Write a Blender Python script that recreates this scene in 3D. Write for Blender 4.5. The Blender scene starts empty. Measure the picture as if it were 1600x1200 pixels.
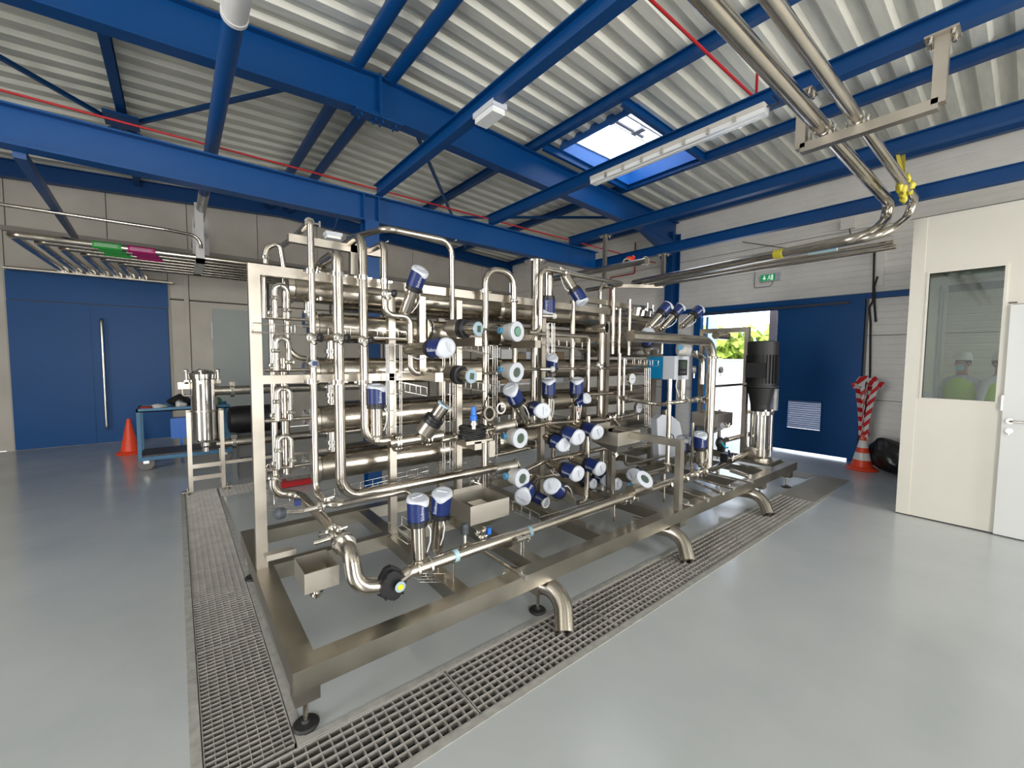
import bpy, math, random
from mathutils import Vector as V, Matrix
random.seed(4)
C = bpy.context.scene.collection
SC = bpy.context.scene
R_ = math.radians
# ---------------------------------------------------------------- camera
FPX, YAW, PIT, ROL, CAMH = 653.1, R_(51.2375), R_(-3.46667), R_(.4358), 1.6
cam0 = V((0, 0, CAMH))
fw = V((math.cos(YAW)*math.cos(PIT), math.sin(YAW)*math.cos(PIT), math.sin(PIT)))
r0 = V((math.sin(YAW), -math.cos(YAW), 0)); u0 = r0.cross(fw)
rt = math.cos(ROL)*r0 + math.sin(ROL)*u0; up = -math.sin(ROL)*r0 + math.cos(ROL)*u0
cd = bpy.data.cameras.new('camera'); cam = bpy.data.objects.new('camera', cd); C.objects.link(cam)
cd.sensor_width = 36; cd.lens = FPX/1600*36; cd.clip_start = .02; cd.clip_end = 300
cam.matrix_world = Matrix(((rt.x, up.x, -fw.x, cam0.x), (rt.y, up.y, -fw.y, cam0.y), (rt.z, up.z, -fw.z, cam0.z), (0, 0, 0, 1)))
SC.camera = cam
# ---------------------------------------------------------------- world, light, exposure
w = bpy.data.worlds.new('world'); SC.world = w; w.use_nodes = True
nt = w.node_tree; bg = nt.nodes['Background']
sky = nt.nodes.new('ShaderNodeTexSky'); sky.sky_type = 'NISHITA'; sky.sun_disc = False
sky.sun_elevation = R_(48); sky.sun_rotation = R_(200); sky.air_density = 1.0; sky.dust_density = 2.5; sky.altitude = 100
mx = nt.nodes.new('ShaderNodeMix'); mx.data_type = 'RGBA'; mx.inputs[0].default_value = .55
nt.links.new(sky.outputs[0], mx.inputs[6]); mx.inputs[7].default_value = (6, 6, 6.2, 1)
nt.links.new(mx.outputs[2], bg.inputs['Color']); bg.inputs['Strength'].default_value = 1.0
def area(name, loc, rot, sx, sy, power, col=(1, .97, .92)):
    l = bpy.data.lights.new(name, 'AREA'); l.shape = 'RECTANGLE'; l.size = sx; l.size_y = sy; l.energy = power; l.color = col
    o = bpy.data.objects.new(name, l); C.objects.link(o); o.location = loc; o.rotation_euler = rot; return o
# added area lamps in assumed gate openings behind the camera, shaped for steel highlights
area('gate_fill', (-1.2, -5.85, 2.1), (R_(-90), 0, R_(180)), 2.6, 4.0, 430, (1, .975, .94))
area('second_gate_fill', (5.2, -5.85, 2.1), (R_(-90), 0, R_(180)), 2.0, 4.0, 360, (1, .975, .94))
area('side_gate_fill', (-5.85, 1.4, 2.1), (0, R_(-90), 0), 4.0, 2.6, 240, (1, .975, .94))
SC.view_settings.view_transform = 'Standard'; SC.view_settings.look = 'None'
SC.view_settings.gamma = 1; SC.view_settings.exposure = -0.2; SC.view_settings.use_curve_mapping = False
SC.cycles.max_bounces = 8; SC.cycles.diffuse_bounces = 4; SC.cycles.glossy_bounces = 5; SC.cycles.transmission_bounces = 6
SC.cycles.transparent_max_bounces = 8; SC.cycles.use_denoising = True; SC.cycles.sample_clamp_indirect = 6
SC.cycles.caustics_reflective = False; SC.cycles.caustics_refractive = False

# ---------------------------------------------------------------- pixel helpers
def ray(u, v): return ((u-800)/FPX)*rt + ((600-v)/FPX)*up + fw
def at(u, v, X=None, Y=None, Z=None):
    d = ray(u, v)
    if X is not None: t = X/d.x
    elif Y is not None: t = Y/d.y
    else: t = (Z-CAMH)/d.z
    return cam0 + t*d
def depth(p): return (V(p)-cam0).dot(fw)
def along(p, axis, tgt):
    """move from p along an axis until the projected u (x, y) or v (z) equals tgt"""
    a = V((axis == 'x', axis == 'y', axis == 'z')); q = V(p)-cam0
    if axis == 'z': k = (600-tgt)/FPX; e = up
    else: k = (tgt-800)/FPX; e = rt
    t = (k*q.dot(fw)-q.dot(e))/(a.dot(e)-k*a.dot(fw))
    return V(p)+t*a
def route(s):
    out = []
    for tok in s.split():
        if tok[0].isdigit() or tok[0] == '-':
            u, v, y = map(float, tok.split(',')); out.append(at(u, v, Y=y))
        elif tok[0] in 'xyz': out.append(along(out[-1], tok[0], float(tok[1:])))
        elif tok[0] in 'XYZ':
            p = V(out[-1]); i = 'XYZ'.index(tok[0]); p[i] = float(tok[1:]); out.append(p)
        elif tok[0] in '+':                                     # relative: +y-0.2
            p = V(out[-1]); i = 'xyz'.index(tok[1]); p[i] += float(tok[2:]); out.append(p)
        elif tok[0] == 'p':
            u, v = map(float, tok[1:].split(',')); out.append(at(u, v, Y=out[-1].y))
    return out

# ---------------------------------------------------------------- mesh builder
class MB:
    def __init__(s): s.v = []; s.f = []; s.sm = []
    def add(s, vs, fs, smooth=False, M=None):
        b = len(s.v); s.v += [(M @ V(p)) if M else V(p) for p in vs]
        s.f += [tuple(b+i for i in f) for f in fs]; s.sm += [smooth]*len(fs); return s
    def box(s, a, b, M=None):
        x0, y0, z0 = [min(a[i], b[i]) for i in range(3)]; x1, y1, z1 = [max(a[i], b[i]) for i in range(3)]
        return s.add([(x0, y0, z0), (x1, y0, z0), (x1, y1, z0), (x0, y1, z0), (x0, y0, z1), (x1, y0, z1), (x1, y1, z1), (x0, y1, z1)],
                     [(0, 3, 2, 1), (4, 5, 6, 7), (0, 1, 5, 4), (1, 2, 6, 5), (2, 3, 7, 6), (3, 0, 4, 7)], False, M)
    def bar(s, p, q, wx, h, upv=(0, 0, 1)):                     # rectangular bar from p to q
        p, q = V(p), V(q); d = (q-p).normalized(); u = V(upv)
        if abs(d.dot(u)) > .95: u = V((1, 0, 0))
        a = d.cross(u).normalized()*wx/2; b = a.cross(d).normalized()*h/2
        vs = [p-a-b, p+a-b, p+a+b, p-a+b, q-a-b, q+a-b, q+a+b, q-a+b]
        return s.add(vs, [(0, 3, 2, 1), (4, 5, 6, 7), (0, 1, 5, 4), (1, 2, 6, 5), (2, 3, 7, 6), (3, 0, 4, 7)])
    def lathe(s, prof, p=(0, 0, 0), d=(0, 0, 1), n=16, M=None, flat=False):   # prof: (height, radius)
        p = V(p); d = V(d).normalized(); a = d.orthogonal().normalized(); b = d.cross(a)
        vs = []
        for h, r in prof:
            r = max(r, 1e-4)
            for i in range(n):
                t = 2*math.pi*i/n; vs.append(p+d*h+(a*math.cos(t)+b*math.sin(t))*r)
        for k in range(len(prof)-1):
            dz = abs(prof[k+1][0]-prof[k][0]); dr = abs(prof[k+1][1]-prof[k][1])
            fs = [(k*n+i, k*n+(i+1) % n, (k+1)*n+(i+1) % n, (k+1)*n+i) for i in range(n)]
            s.add([], [], False)
            base = len(s.v)
            s.add([vs[j] for j in range(k*n, (k+2)*n)], [(i, (i+1) % n, n+(i+1) % n, n+i) for i in range(n)], not flat and dz > 1e-6, M)
        if prof[0][1] > .002: s.add(vs[:n], [tuple(range(n-1, -1, -1))], False, M)
        if prof[-1][1] > .002: s.add(vs[-n:], [tuple(range(n))], False, M)
        return s
    def cyl(s, p, q, r, n=12, r2=None):
        p, q = V(p), V(q); L = (q-p).length
        return s.lathe([(0, r), (L, r if r2 is None else r2)], p, q-p, n)
    def tube(s, path, r, n=12, bend=None, cap=True, closed=False, seg=6):
        P = []
        for p in path:
            p = V(p)
            if not P or (p-P[-1]).length > 1e-4: P.append(p)
        if bend is None: bend = r*2.6
        if not closed and len(P) > 2:
            Q = [P[0]]
            for i in range(1, len(P)-1):
                a, b, c = P[i-1], P[i], P[i+1]; d1 = (a-b); d2 = (c-b)
                l1, l2 = d1.length, d2.length
                if l1 < 1e-5 or l2 < 1e-5: continue
                d1.normalize(); d2.normalize(); ang = d1.angle(d2)
                if ang > 3.05: Q.append(b); continue
                t = min(bend/math.tan(ang/2), l1*.5 if i > 1 else l1*.97, l2*.5 if i < len(P)-2 else l2*.97)
                rr = t*math.tan(ang/2)
                cen = b+(d1+d2).normalized()*(rr/math.sin(ang/2))
                s0 = b+d1*t-cen; s1 = b+d2*t-cen; tot = s0.angle(s1)
                for k in range(seg+1):
                    f = k/seg; Q.append(cen+(s0*math.sin((1-f)*tot)+s1*math.sin(f*tot))/max(1e-6, math.sin(tot)))
            Q.append(P[-1]); P = Q
        m = len(P); vs = []; prev = None
        for i in range(m):
            if closed: d = P[(i+1) % m]-P[i-1]
            else: d = P[min(i+1, m-1)]-P[max(i-1, 0)]
            d.normalize()
            if prev is None: a = d.orthogonal().normalized()
            else:
                a = prev-d*prev.dot(d); a.normalize()
            prev = a; b = d.cross(a)
            for k in range(n):
                t = 2*math.pi*k/n; vs.append(P[i]+(a*math.cos(t)+b*math.sin(t))*r)
        fs = [(i*n+k, i*n+(k+1) % n, ((i+1) % m)*n+(k+1) % n, ((i+1) % m)*n+k) for i in range(m if closed else m-1) for k in range(n)]
        s.add(vs, fs, True)
        if cap and not closed:
            s.add(vs[:n], [tuple(range(n-1, -1, -1))]); s.add(vs[-n:], [tuple(range(n))])
        return s
    def sphere(s, c, r, n=12, sc=(1, 1, 1), M=None):
        m = n//2; vs = []; c = V(c)
        for i in range(m+1):
            t = math.pi*i/m
            for k in range(n):
                a = 2*math.pi*k/n
                vs.append(c+V((math.sin(t)*math.cos(a)*sc[0], math.sin(t)*math.sin(a)*sc[1], math.cos(t)*sc[2]))*r)
        return s.add(vs, [(i*n+k, (i+1)*n+k, (i+1)*n+(k+1) % n, i*n+(k+1) % n) for i in range(m) for k in range(n)], True, M)
    def prism(s, poly, a, b):                                   # polygon (3D points) swept from offset a to b
        n = len(poly); P = [V(p)+V(a) for p in poly]+[V(p)+V(b) for p in poly]
        return s.add(P, [tuple(range(n-1, -1, -1)), tuple(range(n, 2*n))]+[(i, (i+1) % n, n+(i+1) % n, n+i) for i in range(n)])
    def mesh(s, name, mat, off=None):
        me = bpy.data.meshes.new(name); o = V(off) if off is not None else V((0, 0, 0))
        me.from_pydata([tuple(p-o) for p in s.v], [], s.f)
        me.polygons.foreach_set('use_smooth', s.sm)
        if mat: me.materials.append(mat)
        me.update(); return me
    def build(s, name, mat, parent=None, label=None, kind=None):
        me = s.mesh(name, mat, wloc(parent) if parent else None)
        o = bpy.data.objects.new(name, me); C.objects.link(o); o.parent = parent
        if label: o['label'] = label
        if kind: o['kind'] = kind
        return o
def wloc(o):
    p = V((0, 0, 0))
    while o is not None:
        if o.get('local'): return V((0, 0, 0))
        p += V(o.location); o = o.parent
    return p
def tag(o, label=None, cat=None, group=None, kind=None):
    if label: o['label'] = label
    if cat: o['category'] = cat
    if group: o['group'] = group
    if kind: o['kind'] = kind
    return o
def thing(name, label, cat, loc=(0, 0, 0), group=None, local=False):
    o = bpy.data.objects.new(name, None); C.objects.link(o); o.location = loc; o.empty_display_size = .05
    if local: o['local'] = 1
    return tag(o, label, cat, group)
def solo(mb, name, mat, label, cat, group=None): return tag(mb.build(name, mat), label, cat, group)
def struct(mb, name, mat, parent=None, label=None): return mb.build(name, mat, parent, label, None if parent else 'structure')
def dup(root, label=None, group=None, parent=None):
    c = root.copy(); C.objects.link(c); c.parent = parent
    if label: c['label'] = label
    if group: c['group'] = group
    for ch in list(KIDS.get(root.name, [])): dup2(ch, c)
    return c
def dup2(ch, par):
    d = ch.copy(); C.objects.link(d); d.parent = par
    for g in KIDS.get(ch.name, []): dup2(g, d)
KIDS = {}
def learn(o):
    KIDS[o.name] = [c for c in C.objects if c.parent == o]
    for c in KIDS[o.name]: learn(c)

# ---------------------------------------------------------------- materials
def mat(name, col, rough=.5, metal=0.0, var=0.0, scale=8, bump=0.0, bscale=60, stretch=None, rvar=0.0, coat=0, emit=None, estr=0, trans=0, alpha=1, spec=None):
    m = bpy.data.materials.new(name); m.use_nodes = True; n = m.node_tree; b = n.nodes['Principled BSDF']
    b.inputs['Base Color'].default_value = (*col, 1); b.inputs['Roughness'].default_value = rough; b.inputs['Metallic'].default_value = metal
    if coat: b.inputs['Coat Weight'].default_value = coat; b.inputs['Coat Roughness'].default_value = .15
    if spec is not None: b.inputs['Specular IOR Level'].default_value = spec
    if emit: b.inputs['Emission Color'].default_value = (*emit, 1); b.inputs['Emission Strength'].default_value = estr
    if trans: b.inputs['Transmission Weight'].default_value = trans; b.inputs['IOR'].default_value = 1.1
    if alpha < 1: b.inputs['Alpha'].default_value = alpha
    if var or rvar or bump:
        tc = n.nodes.new('ShaderNodeTexCoord'); mp = n.nodes.new('ShaderNodeMapping'); n.links.new(tc.outputs['Object'], mp.inputs[0])
        if stretch: mp.inputs['Scale'].default_value = stretch
    if var or rvar:
        no = n.nodes.new('ShaderNodeTexNoise'); no.inputs['Scale'].default_value = scale; no.inputs['Detail'].default_value = 5; n.links.new(mp.outputs[0], no.inputs['Vector'])
    if var:
        r = n.nodes.new('ShaderNodeMapRange'); r.inputs[1].default_value = .3; r.inputs[2].default_value = .7; r.inputs[3].default_value = 1-var; r.inputs[4].default_value = 1+var*.6
        n.links.new(no.outputs['Fac'], r.inputs[0]); mu = n.nodes.new('ShaderNodeVectorMath'); mu.operation = 'SCALE'
        mu.inputs[0].default_value = col; n.links.new(r.outputs[0], mu.inputs['Scale']); n.links.new(mu.outputs[0], b.inputs['Base Color'])
    if rvar:
        r2 = n.nodes.new('ShaderNodeMapRange'); r2.inputs[1].default_value = .3; r2.inputs[2].default_value = .7
        r2.inputs[3].default_value = max(.02, rough-rvar); r2.inputs[4].default_value = rough+rvar
        n.links.new(no.outputs['Fac'], r2.inputs[0]); n.links.new(r2.outputs[0], b.inputs['Roughness'])
    if bump:
        n2 = n.nodes.new('ShaderNodeTexNoise'); n2.inputs['Scale'].default_value = bscale; n.links.new(mp.outputs[0], n2.inputs['Vector'])
        bp = n.nodes.new('ShaderNodeBump'); bp.inputs['Strength'].default_value = bump; bp.inputs['Distance'].default_value = .01
        n.links.new(n2.outputs['Fac'], bp.inputs['Height']); n.links.new(bp.outputs[0], b.inputs['Normal'])
    return m
STEEL = mat('steel_pipe', (.53, .485, .42), .21, 1, .10, 6, rvar=.05)
BRIGHT = mat('steel_polished', (.72, .69, .64), .14, 1)
FRAME = mat('steel_brushed', (.43, .395, .34), .36, 1, .12, 5, rvar=.07)
FRAMED = mat('steel_brushed_base', (.35, .325, .27), .33, 1, .10, 5, rvar=.05)
HOUS = mat('steel_housing', (.45, .405, .34), .25, 1, .10, 4, rvar=.06)
SHEET = mat('steel_sheet', (.52, .49, .43), .42, 1, .06, 6)
GALV = mat('galvanised', (.60, .61, .60), .4, .9, .2, 12)
GRATE = mat('grating_steel', (.62, .59, .54), .45, .6, .15, 10)
BLUE = mat('blue_beam_paint', (.001, .054, .20), .36, spec=.35)
BLUED = mat('blue_door_paint', (.005, .078, .26), .40, 0, .05, 2, spec=.22)
BLUEV = mat('blue_valve_plastic', (.006, .020, .118), .40)
WHITEP = mat('white_plastic', (.58, .61, .66), .38)
BEIGEP = mat('transmitter_enamel', (.62, .60, .55), .4)
BLACK = mat('black_plastic', (.012, .012, .014), .42)
BLACKM = mat('black_motor_paint', (.009, .009, .010), .55)
RUBBER = mat('black_rubber', (.012, .012, .012), .55)
CABLEW = mat('white_cable', (.75, .75, .73), .5)
LCD = mat('lcd_dark', (.07, .10, .075), .2)
LCDG = mat('lcd_green', (.16, .34, .24), .25)
CYAN = mat('cyan_bezel', (.36, .48, .55), .25)
BRBLUE = mat('bright_blue_plastic', (.02, .16, .62), .4)
CTRLB = mat('controller_blue', (0, .26, .54), .4)
YEL = mat('yellow_plastic', (.72, .75, .03), .4)
ORANGE = mat('orange_red_plastic', (.85, .07, .02), .45)
CONEW = mat('reflective_white', (.75, .74, .70), .4)
REDP = mat('red_paint', (.42, .006, .012), .4)
WALLW = mat('wall_panel_white', (.88, .85, .79), .5, 0, .05, 3)
WALLC = mat('wall_panel_grey', (.58, .545, .48), .7, 0, .10, 2)
WALLD = mat('wall_block_dark', (.30, .28, .25), .8, 0, .1, 2)
GREYD = mat('grey_door_paint', (.36, .40, .38), .45, 0, .04, 2)
CREAM = mat('booth_cream', (.72, .69, .60), .35, 0, .02, 3)
BOOTHD = mat('booth_door_white', (.70, .71, .68), .3)
DECK = mat('roof_deck_sheet', (.80, .79, .70), .45, .25, .10, 3, stretch=(1, 6, 1))
GREYW = mat('pipe_white_paint', (.62, .61, .60), .4)
BROWNPLATE = mat('plate_checker', (.27, .245, .19), .5, .2, .12, 8)
TRENCH = mat('trench_dark', (.055, .05, .045), .7)
CONC = mat('concrete_edge', (.38, .37, .33), .8, 0, .2, 20)
BAG = mat('black_bag_film', (.010, .010, .011), .28, bump=.6, bscale=14)
GREENP = mat('green_film', (.06, .22, .14), .4); CLOTH = mat('white_cloth', (.6, .6, .58), .8)
CARTB = mat('cart_blue', (.045, .17, .30), .45, 0, .2, 10)
RUST = mat('grimy_tray', (.09, .085, .08), .6, .3, .3, 12)
GREENS = mat('sign_green', (.01, .22, .07), .4, emit=(.02, .35, .12), estr=.5); SIGNW = mat('sign_white', (.8, .85, .8), .4, emit=(.8, .95, .85), estr=.6)
TAPEG = mat('tape_green', (.03, .35, .06), .5); TAPEM = mat('tape_magenta', (.36, .01, .13), .5); TAPEC = mat('tape_cyan', (.42, .60, .66), .5)
CHALK = mat('tape_print', (.7, .6, .65), .5)
YELT = mat('yellow_film', (.60, .52, .05), .35, bump=.5, bscale=30); YELR = mat('yellow_webbing', (.45, .37, .05), .8)
VEST = mat('hi_vis_yellow', (.55, .85, .04), .6, emit=None); SHIRT = mat('shirt_white', (.68, .68, .72), .8); DARKC = mat('dark_trousers', (.02, .022, .03), .8)
SKIN = mat('skin', (.45, .25, .17), .6); HELM = mat('helmet_white', (.8, .8, .77), .3); MASKM = mat('mask_blue', (.35, .6, .7), .8); HAIR = mat('hair_dark', (.03, .02, .015), .7)
LAMPD = mat('lamp_diffuser', (.8, .78, .74), .25, emit=(1, .97, .9), estr=.35)
LAMPB = mat('lamp_body', (.62, .60, .55), .45)
LENS = mat('clear_polycarbonate', (.85, .86, .86), .12, coat=.5)
GROUND = mat('yard_paving', (.55, .54, .52), .9, 0, .1, 2); LEAF = mat('hedge_leaves', (.30, .42, .05), .7, 0, .4, 6)
FENCEM = mat('yard_fence', (.6, .6, .6), .5); TAN = mat('tan_post', (.50, .40, .37), .7)
GLASS = mat('window_glass', (.66, .74, .70), .02, 0, trans=1)
GLASS.node_tree.nodes['Principled BSDF'].inputs['IOR'].default_value = 1.18
DOME = mat('rooflight_glazing', (.92, .95, .95), .25, 0, alpha=.25)
STRIPE = mat('stripe_tape', (.8, .8, .8), .4)
nn = STRIPE.node_tree; wv = nn.nodes.new('ShaderNodeTexWave'); wv.wave_type = 'BANDS'; wv.bands_direction = 'DIAGONAL'; wv.inputs['Scale'].default_value = 4.4
tcx = nn.nodes.new('ShaderNodeTexCoord'); nn.links.new(tcx.outputs['Object'], wv.inputs['Vector'])
cr = nn.nodes.new('ShaderNodeValToRGB'); cr.color_ramp.interpolation = 'CONSTANT'; cr.color_ramp.elements[0].color = (.75, .74, .72, 1)
cr.color_ramp.elements[1].position = .5; cr.color_ramp.elements[1].color = (.62, .015, .02, 1)
nn.links.new(wv.outputs['Fac'], cr.inputs[0]); nn.links.new(cr.outputs[0], nn.nodes['Principled BSDF'].inputs['Base Color'])
# glossy epoxy floor with cloudy patches and scuffs
FLOOR = bpy.data.materials.new('epoxy_floor'); FLOOR.use_nodes = True; n = FLOOR.node_tree; b = n.nodes['Principled BSDF']
tc = n.nodes.new('ShaderNodeTexCoord'); n1 = n.nodes.new('ShaderNodeTexNoise'); n1.inputs['Scale'].default_value = .9; n1.inputs['Detail'].default_value = 7; n1.inputs['Roughness'].default_value = .6
n.links.new(tc.outputs['Object'], n1.inputs['Vector']); c1 = n.nodes.new('ShaderNodeValToRGB')
c1.color_ramp.elements[0].position = .3; c1.color_ramp.elements[0].color = (.45, .475, .465, 1); c1.color_ramp.elements[1].position = .72; c1.color_ramp.elements[1].color = (.53, .55, .535, 1)
n.links.new(n1.outputs['Fac'], c1.inputs[0])
n3 = n.nodes.new('ShaderNodeTexNoise'); n3.inputs['Scale'].default_value = 5; n3.inputs['Detail'].default_value = 8; n3.inputs['Roughness'].default_value = .75; n.links.new(tc.outputs['Object'], n3.inputs['Vector'])
c3 = n.nodes.new('ShaderNodeValToRGB'); c3.color_ramp.elements[0].position = .66; c3.color_ramp.elements[0].color = (0, 0, 0, 1); c3.color_ramp.elements[1].position = .74; c3.color_ramp.elements[1].color = (1, 1, 1, 1)
n.links.new(n3.outputs['Fac'], c3.inputs[0]); mm = n.nodes.new('ShaderNodeMix'); mm.data_type = 'RGBA'; ms = n.nodes.new('ShaderNodeMath'); ms.operation = 'MULTIPLY'; ms.inputs[1].default_value = .14
n.links.new(c3.outputs[0], ms.inputs[0]); n.links.new(ms.outputs[0], mm.inputs[0]); n.links.new(c1.outputs[0], mm.inputs[6]); mm.inputs[7].default_value = (.60, .61, .59, 1)
n.links.new(mm.outputs[2], b.inputs['Base Color'])
rr = n.nodes.new('ShaderNodeMapRange'); rr.inputs[3].default_value = .10; rr.inputs[4].default_value = .34; n.links.new(n1.outputs['Fac'], rr.inputs[0]); n.links.new(rr.outputs[0], b.inputs['Roughness'])
n4 = n.nodes.new('ShaderNodeTexNoise'); n4.inputs['Scale'].default_value = 9; n.links.new(tc.outputs['Object'], n4.inputs['Vector']); bb = n.nodes.new('ShaderNodeBump'); bb.inputs['Strength'].default_value = .05; bb.inputs['Distance'].default_value = .02
n.links.new(n4.outputs['Fac'], bb.inputs['Height']); n.links.new(bb.outputs[0], b.inputs['Normal']); b.inputs['Coat Weight'].default_value = .2; b.inputs['Coat Roughness'].default_value = .12

#=STRUCTURE=
XW, YW, XB, YB = 8.4, 10.6, -6.0, -6.0                          # right wall, left wall, the two walls behind the camera
RX = 1.9
def deckz(x): return 4.96-.05*abs(x-RX)
# ---- floor, cut round the drain trenches
m = MB()
def fr(x0, y0, x1, y1): m.box((x0, y0, -.14), (x1, y1, 0))
fr(XB, YB, XW+.2, 1.475); fr(XB, 1.475, .03, YW); fr(6.25, 1.475, XW+.2, YW); fr(.34, 1.81, 6.25, 5.72); fr(.03, 6.15, 6.25, YW); fr(1.6, 5.72, 6.25, 6.15)
struct(m, 'floor', FLOOR)
t = MB(); t.box((.0, 1.45, -.16), (6.3, 1.85, -.145)); t.box((0, 1.45, -.16), (.37, 6.2, -.145)); t.box((0, 5.7, -.16), (1.65, 6.2, -.145))
struct(t, 'trim_1', TRENCH)
e = MB()                                                        # cement lips round the trench
for a, bb_ in (((.005, 1.44, 0), (.03, 6.15, .003)), ((.34, 1.81, 0), (6.25, 1.845, .003)), ((.03, 1.435, 0), (6.25, 1.475, .003)), ((.34, 1.845, 0), (.372, 5.72, .003)), ((-.008, 1.435, 0), (.005, 6.15, .002))): e.box(a, bb_)
struct(e, 'trim_2', CONC)
# ---- gratings: every lift-out panel is a thing
def grating(x0, y0, x1, y1, nx, ny, label, group):
    th = thing('floor_grating', label, 'grating', ((x0+x1)/2, (y0+y1)/2, -.03), group)
    f = MB(); z0, z1 = -.03, .001
    f.box((x0, y0, z0), (x1, y0+.004, z1)); f.box((x0, y1-.004, z0), (x1, y1, z1)); f.box((x0, y0, z0), (x0+.004, y1, z1)); f.box((x1-.004, y0, z0), (x1, y1, z1))
    f.build('grating_frame', GRATE, th)
    g = MB()
    for i in range(1, nx): x = x0+(x1-x0)*i/nx; g.box((x-.0013, y0, z0), (x+.0013, y1, z1-.002))
    for j in range(1, ny): y = y0+(y1-y0)*j/ny; g.box((x0, y-.0013, z0), (x1, y+.0013, z1-.001))
    g.build('grating_bar', GRATE, th, kind='stuff')
ly = [1.83, 2.74, 3.8, 4.855, 5.72]
for i, lab in enumerate(('steel floor grating nearest the camera in the left drain', 'steel floor grating beside the front post in the left drain', 'steel floor grating third from the near end of the left drain', 'narrow steel floor grating at the far end of the left drain')):
    grating(.034, ly[i]+.003, .336, ly[i+1]-.003, 8, int((ly[i+1]-ly[i])/.03), lab, 'left drain gratings')
fx = [.034, 1.02, 2.03, 3.0, 3.9, 4.9, 5.6]
labs = ('steel floor grating in the near corner of the front drain', 'steel floor grating just before the first bent outlet pipe', 'steel floor grating between the first and second outlet pipes', 'steel floor grating just beyond the second outlet pipe', 'steel floor grating before the third outlet pipe', 'steel floor grating next to the brown cover plate')
for i, lab in enumerate(labs): grating(fx[i]+.003, 1.478, fx[i+1]-.003, 1.807, int((fx[i+1]-fx[i])/.045), 8, lab, 'front drain gratings')
grating(.034, 5.725, .336, 6.147, 8, 14, 'short steel grating at the foot of the filter stand', 'cross drain gratings')
grating(.345, 5.725, 1.597, 6.147, 30, 8, 'steel grating running right from the filter stand', 'cross drain gratings')
solo(MB().box((5.6, 1.47, -.03), (7.0, 1.82, .004)), 'cover_plate', BROWNPLATE, 'flat brown steel cover plate at the far end of the front drain', 'plate')
solo(MB().box((6.62, 1.85, .0), (6.98, 8.6, .005)), 'drain_plate', BROWNPLATE, 'long brown drain cover running left behind the skid end', 'plate')

# ---- walls
# left wall (Y = YW) : grey panels with open joints, blue door, grey door
lw = thing('wall_left', None, None); lw['kind'] = 'structure'
def lpan(x0, x1, z0, z1, M_=WALLC): MB().box((x0+.006, YW, z0+.006), (x1-.006, YW+.05, z1-.006)).build('panel', M_, lw)
MB().box((XB, YW+.03, 0), (XW, YW+.12, 4.95)).build('backing', mat('joint_dark', (.12, .11, .10), .9), lw)
xs = [-6, -4.5, -3.35, -2.14]
for i in range(3): lpan(xs[i], xs[i+1], 0, 3.62)
xs2 = [-6, -4.6, -3.3, -2.1, -.9, .25, 1.45, 2.65, 3.85, 5.05, 6.25, 7.3, 8.4]
for i in range(12): lpan(xs2[i], xs2[i+1], 3.70, 4.9)
lpan(-2.14, -.08, 3.05, 3.62)
for a, b2 in ((-.08, .20), (.24, 1.6), (1.64, 2.9), (2.94, 4.2), (4.24, 5.5), (5.54, 6.9), (6.94, 8.4)): lpan(a, b2, 2.72, 3.62); lpan(a, b2, 0, 2.70)
MB().box((XB, YW-.05, 3.62), (XW, YW, 3.70)).build('ledge', mat('ledge_grey', (.32, .30, .27), .8), lw)
MB().box((.16, YW-.03, 0), (.235, YW, 3.6)).box((-2.24, YW-.02, 0), (-2.14, YW, 3.62)).build('downpipe_casing', WALLC, lw)
def struct_root(name):
    o = bpy.data.objects.new(name, None); C.objects.link(o); o['kind'] = 'structure'; return o
d1 = struct_root('door_1')                                      # blue double door
MB().box((-2.135, YW-.05, 2.52), (-.085, YW, 2.98)).build('transom_panel', BLUED, d1)
MB().box((-2.135, YW-.06, .01), (-1.205, YW-.01, 2.50)).build('door_leaf', BLUED, d1)
lf = MB().box((-1.165, YW-.06, .01), (-.10, YW-.01, 2.50)).build('door_leaf', BLUED, d1)
MB().box((-1.205, YW-.07, .01), (-1.165, YW-.02, 2.5)).build('centre_strip', BLUED, d1)
MB().box((-2.13, YW-.045, .01), (-.09, YW-.035, 2.97)).build('rebate', mat('door_gap_blue', (.004, .02, .06), .5), d1)
MB().box((-2.16, YW-.03, 0), (-.06, YW, 3.02)).build('door_frame', mat('frame_cream', (.45, .43, .38), .6), d1)
hx = -1.02
MB().tube([(hx, YW-.06, 2.25), (hx, YW-.16, 2.25), (hx, YW-.16, .27), (hx, YW-.06, .27)], .022, 12).build('pull_handle', BRIGHT, lf, 'long polished steel pull bar')
d2 = struct_root('door_2')
MB().box((.60, YW-.03, .01), (1.62, YW, 2.58)).build('door_leaf', GREYD, d2); MB().box((.56, YW-.015, 0), (1.66, YW+.01, 2.62)).build('door_frame', WALLC, d2)
MB().box((.575, YW-.06, 1.95), (.605, YW-.02, 2.3)).build('hinge', WHITEP, d2)

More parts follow.
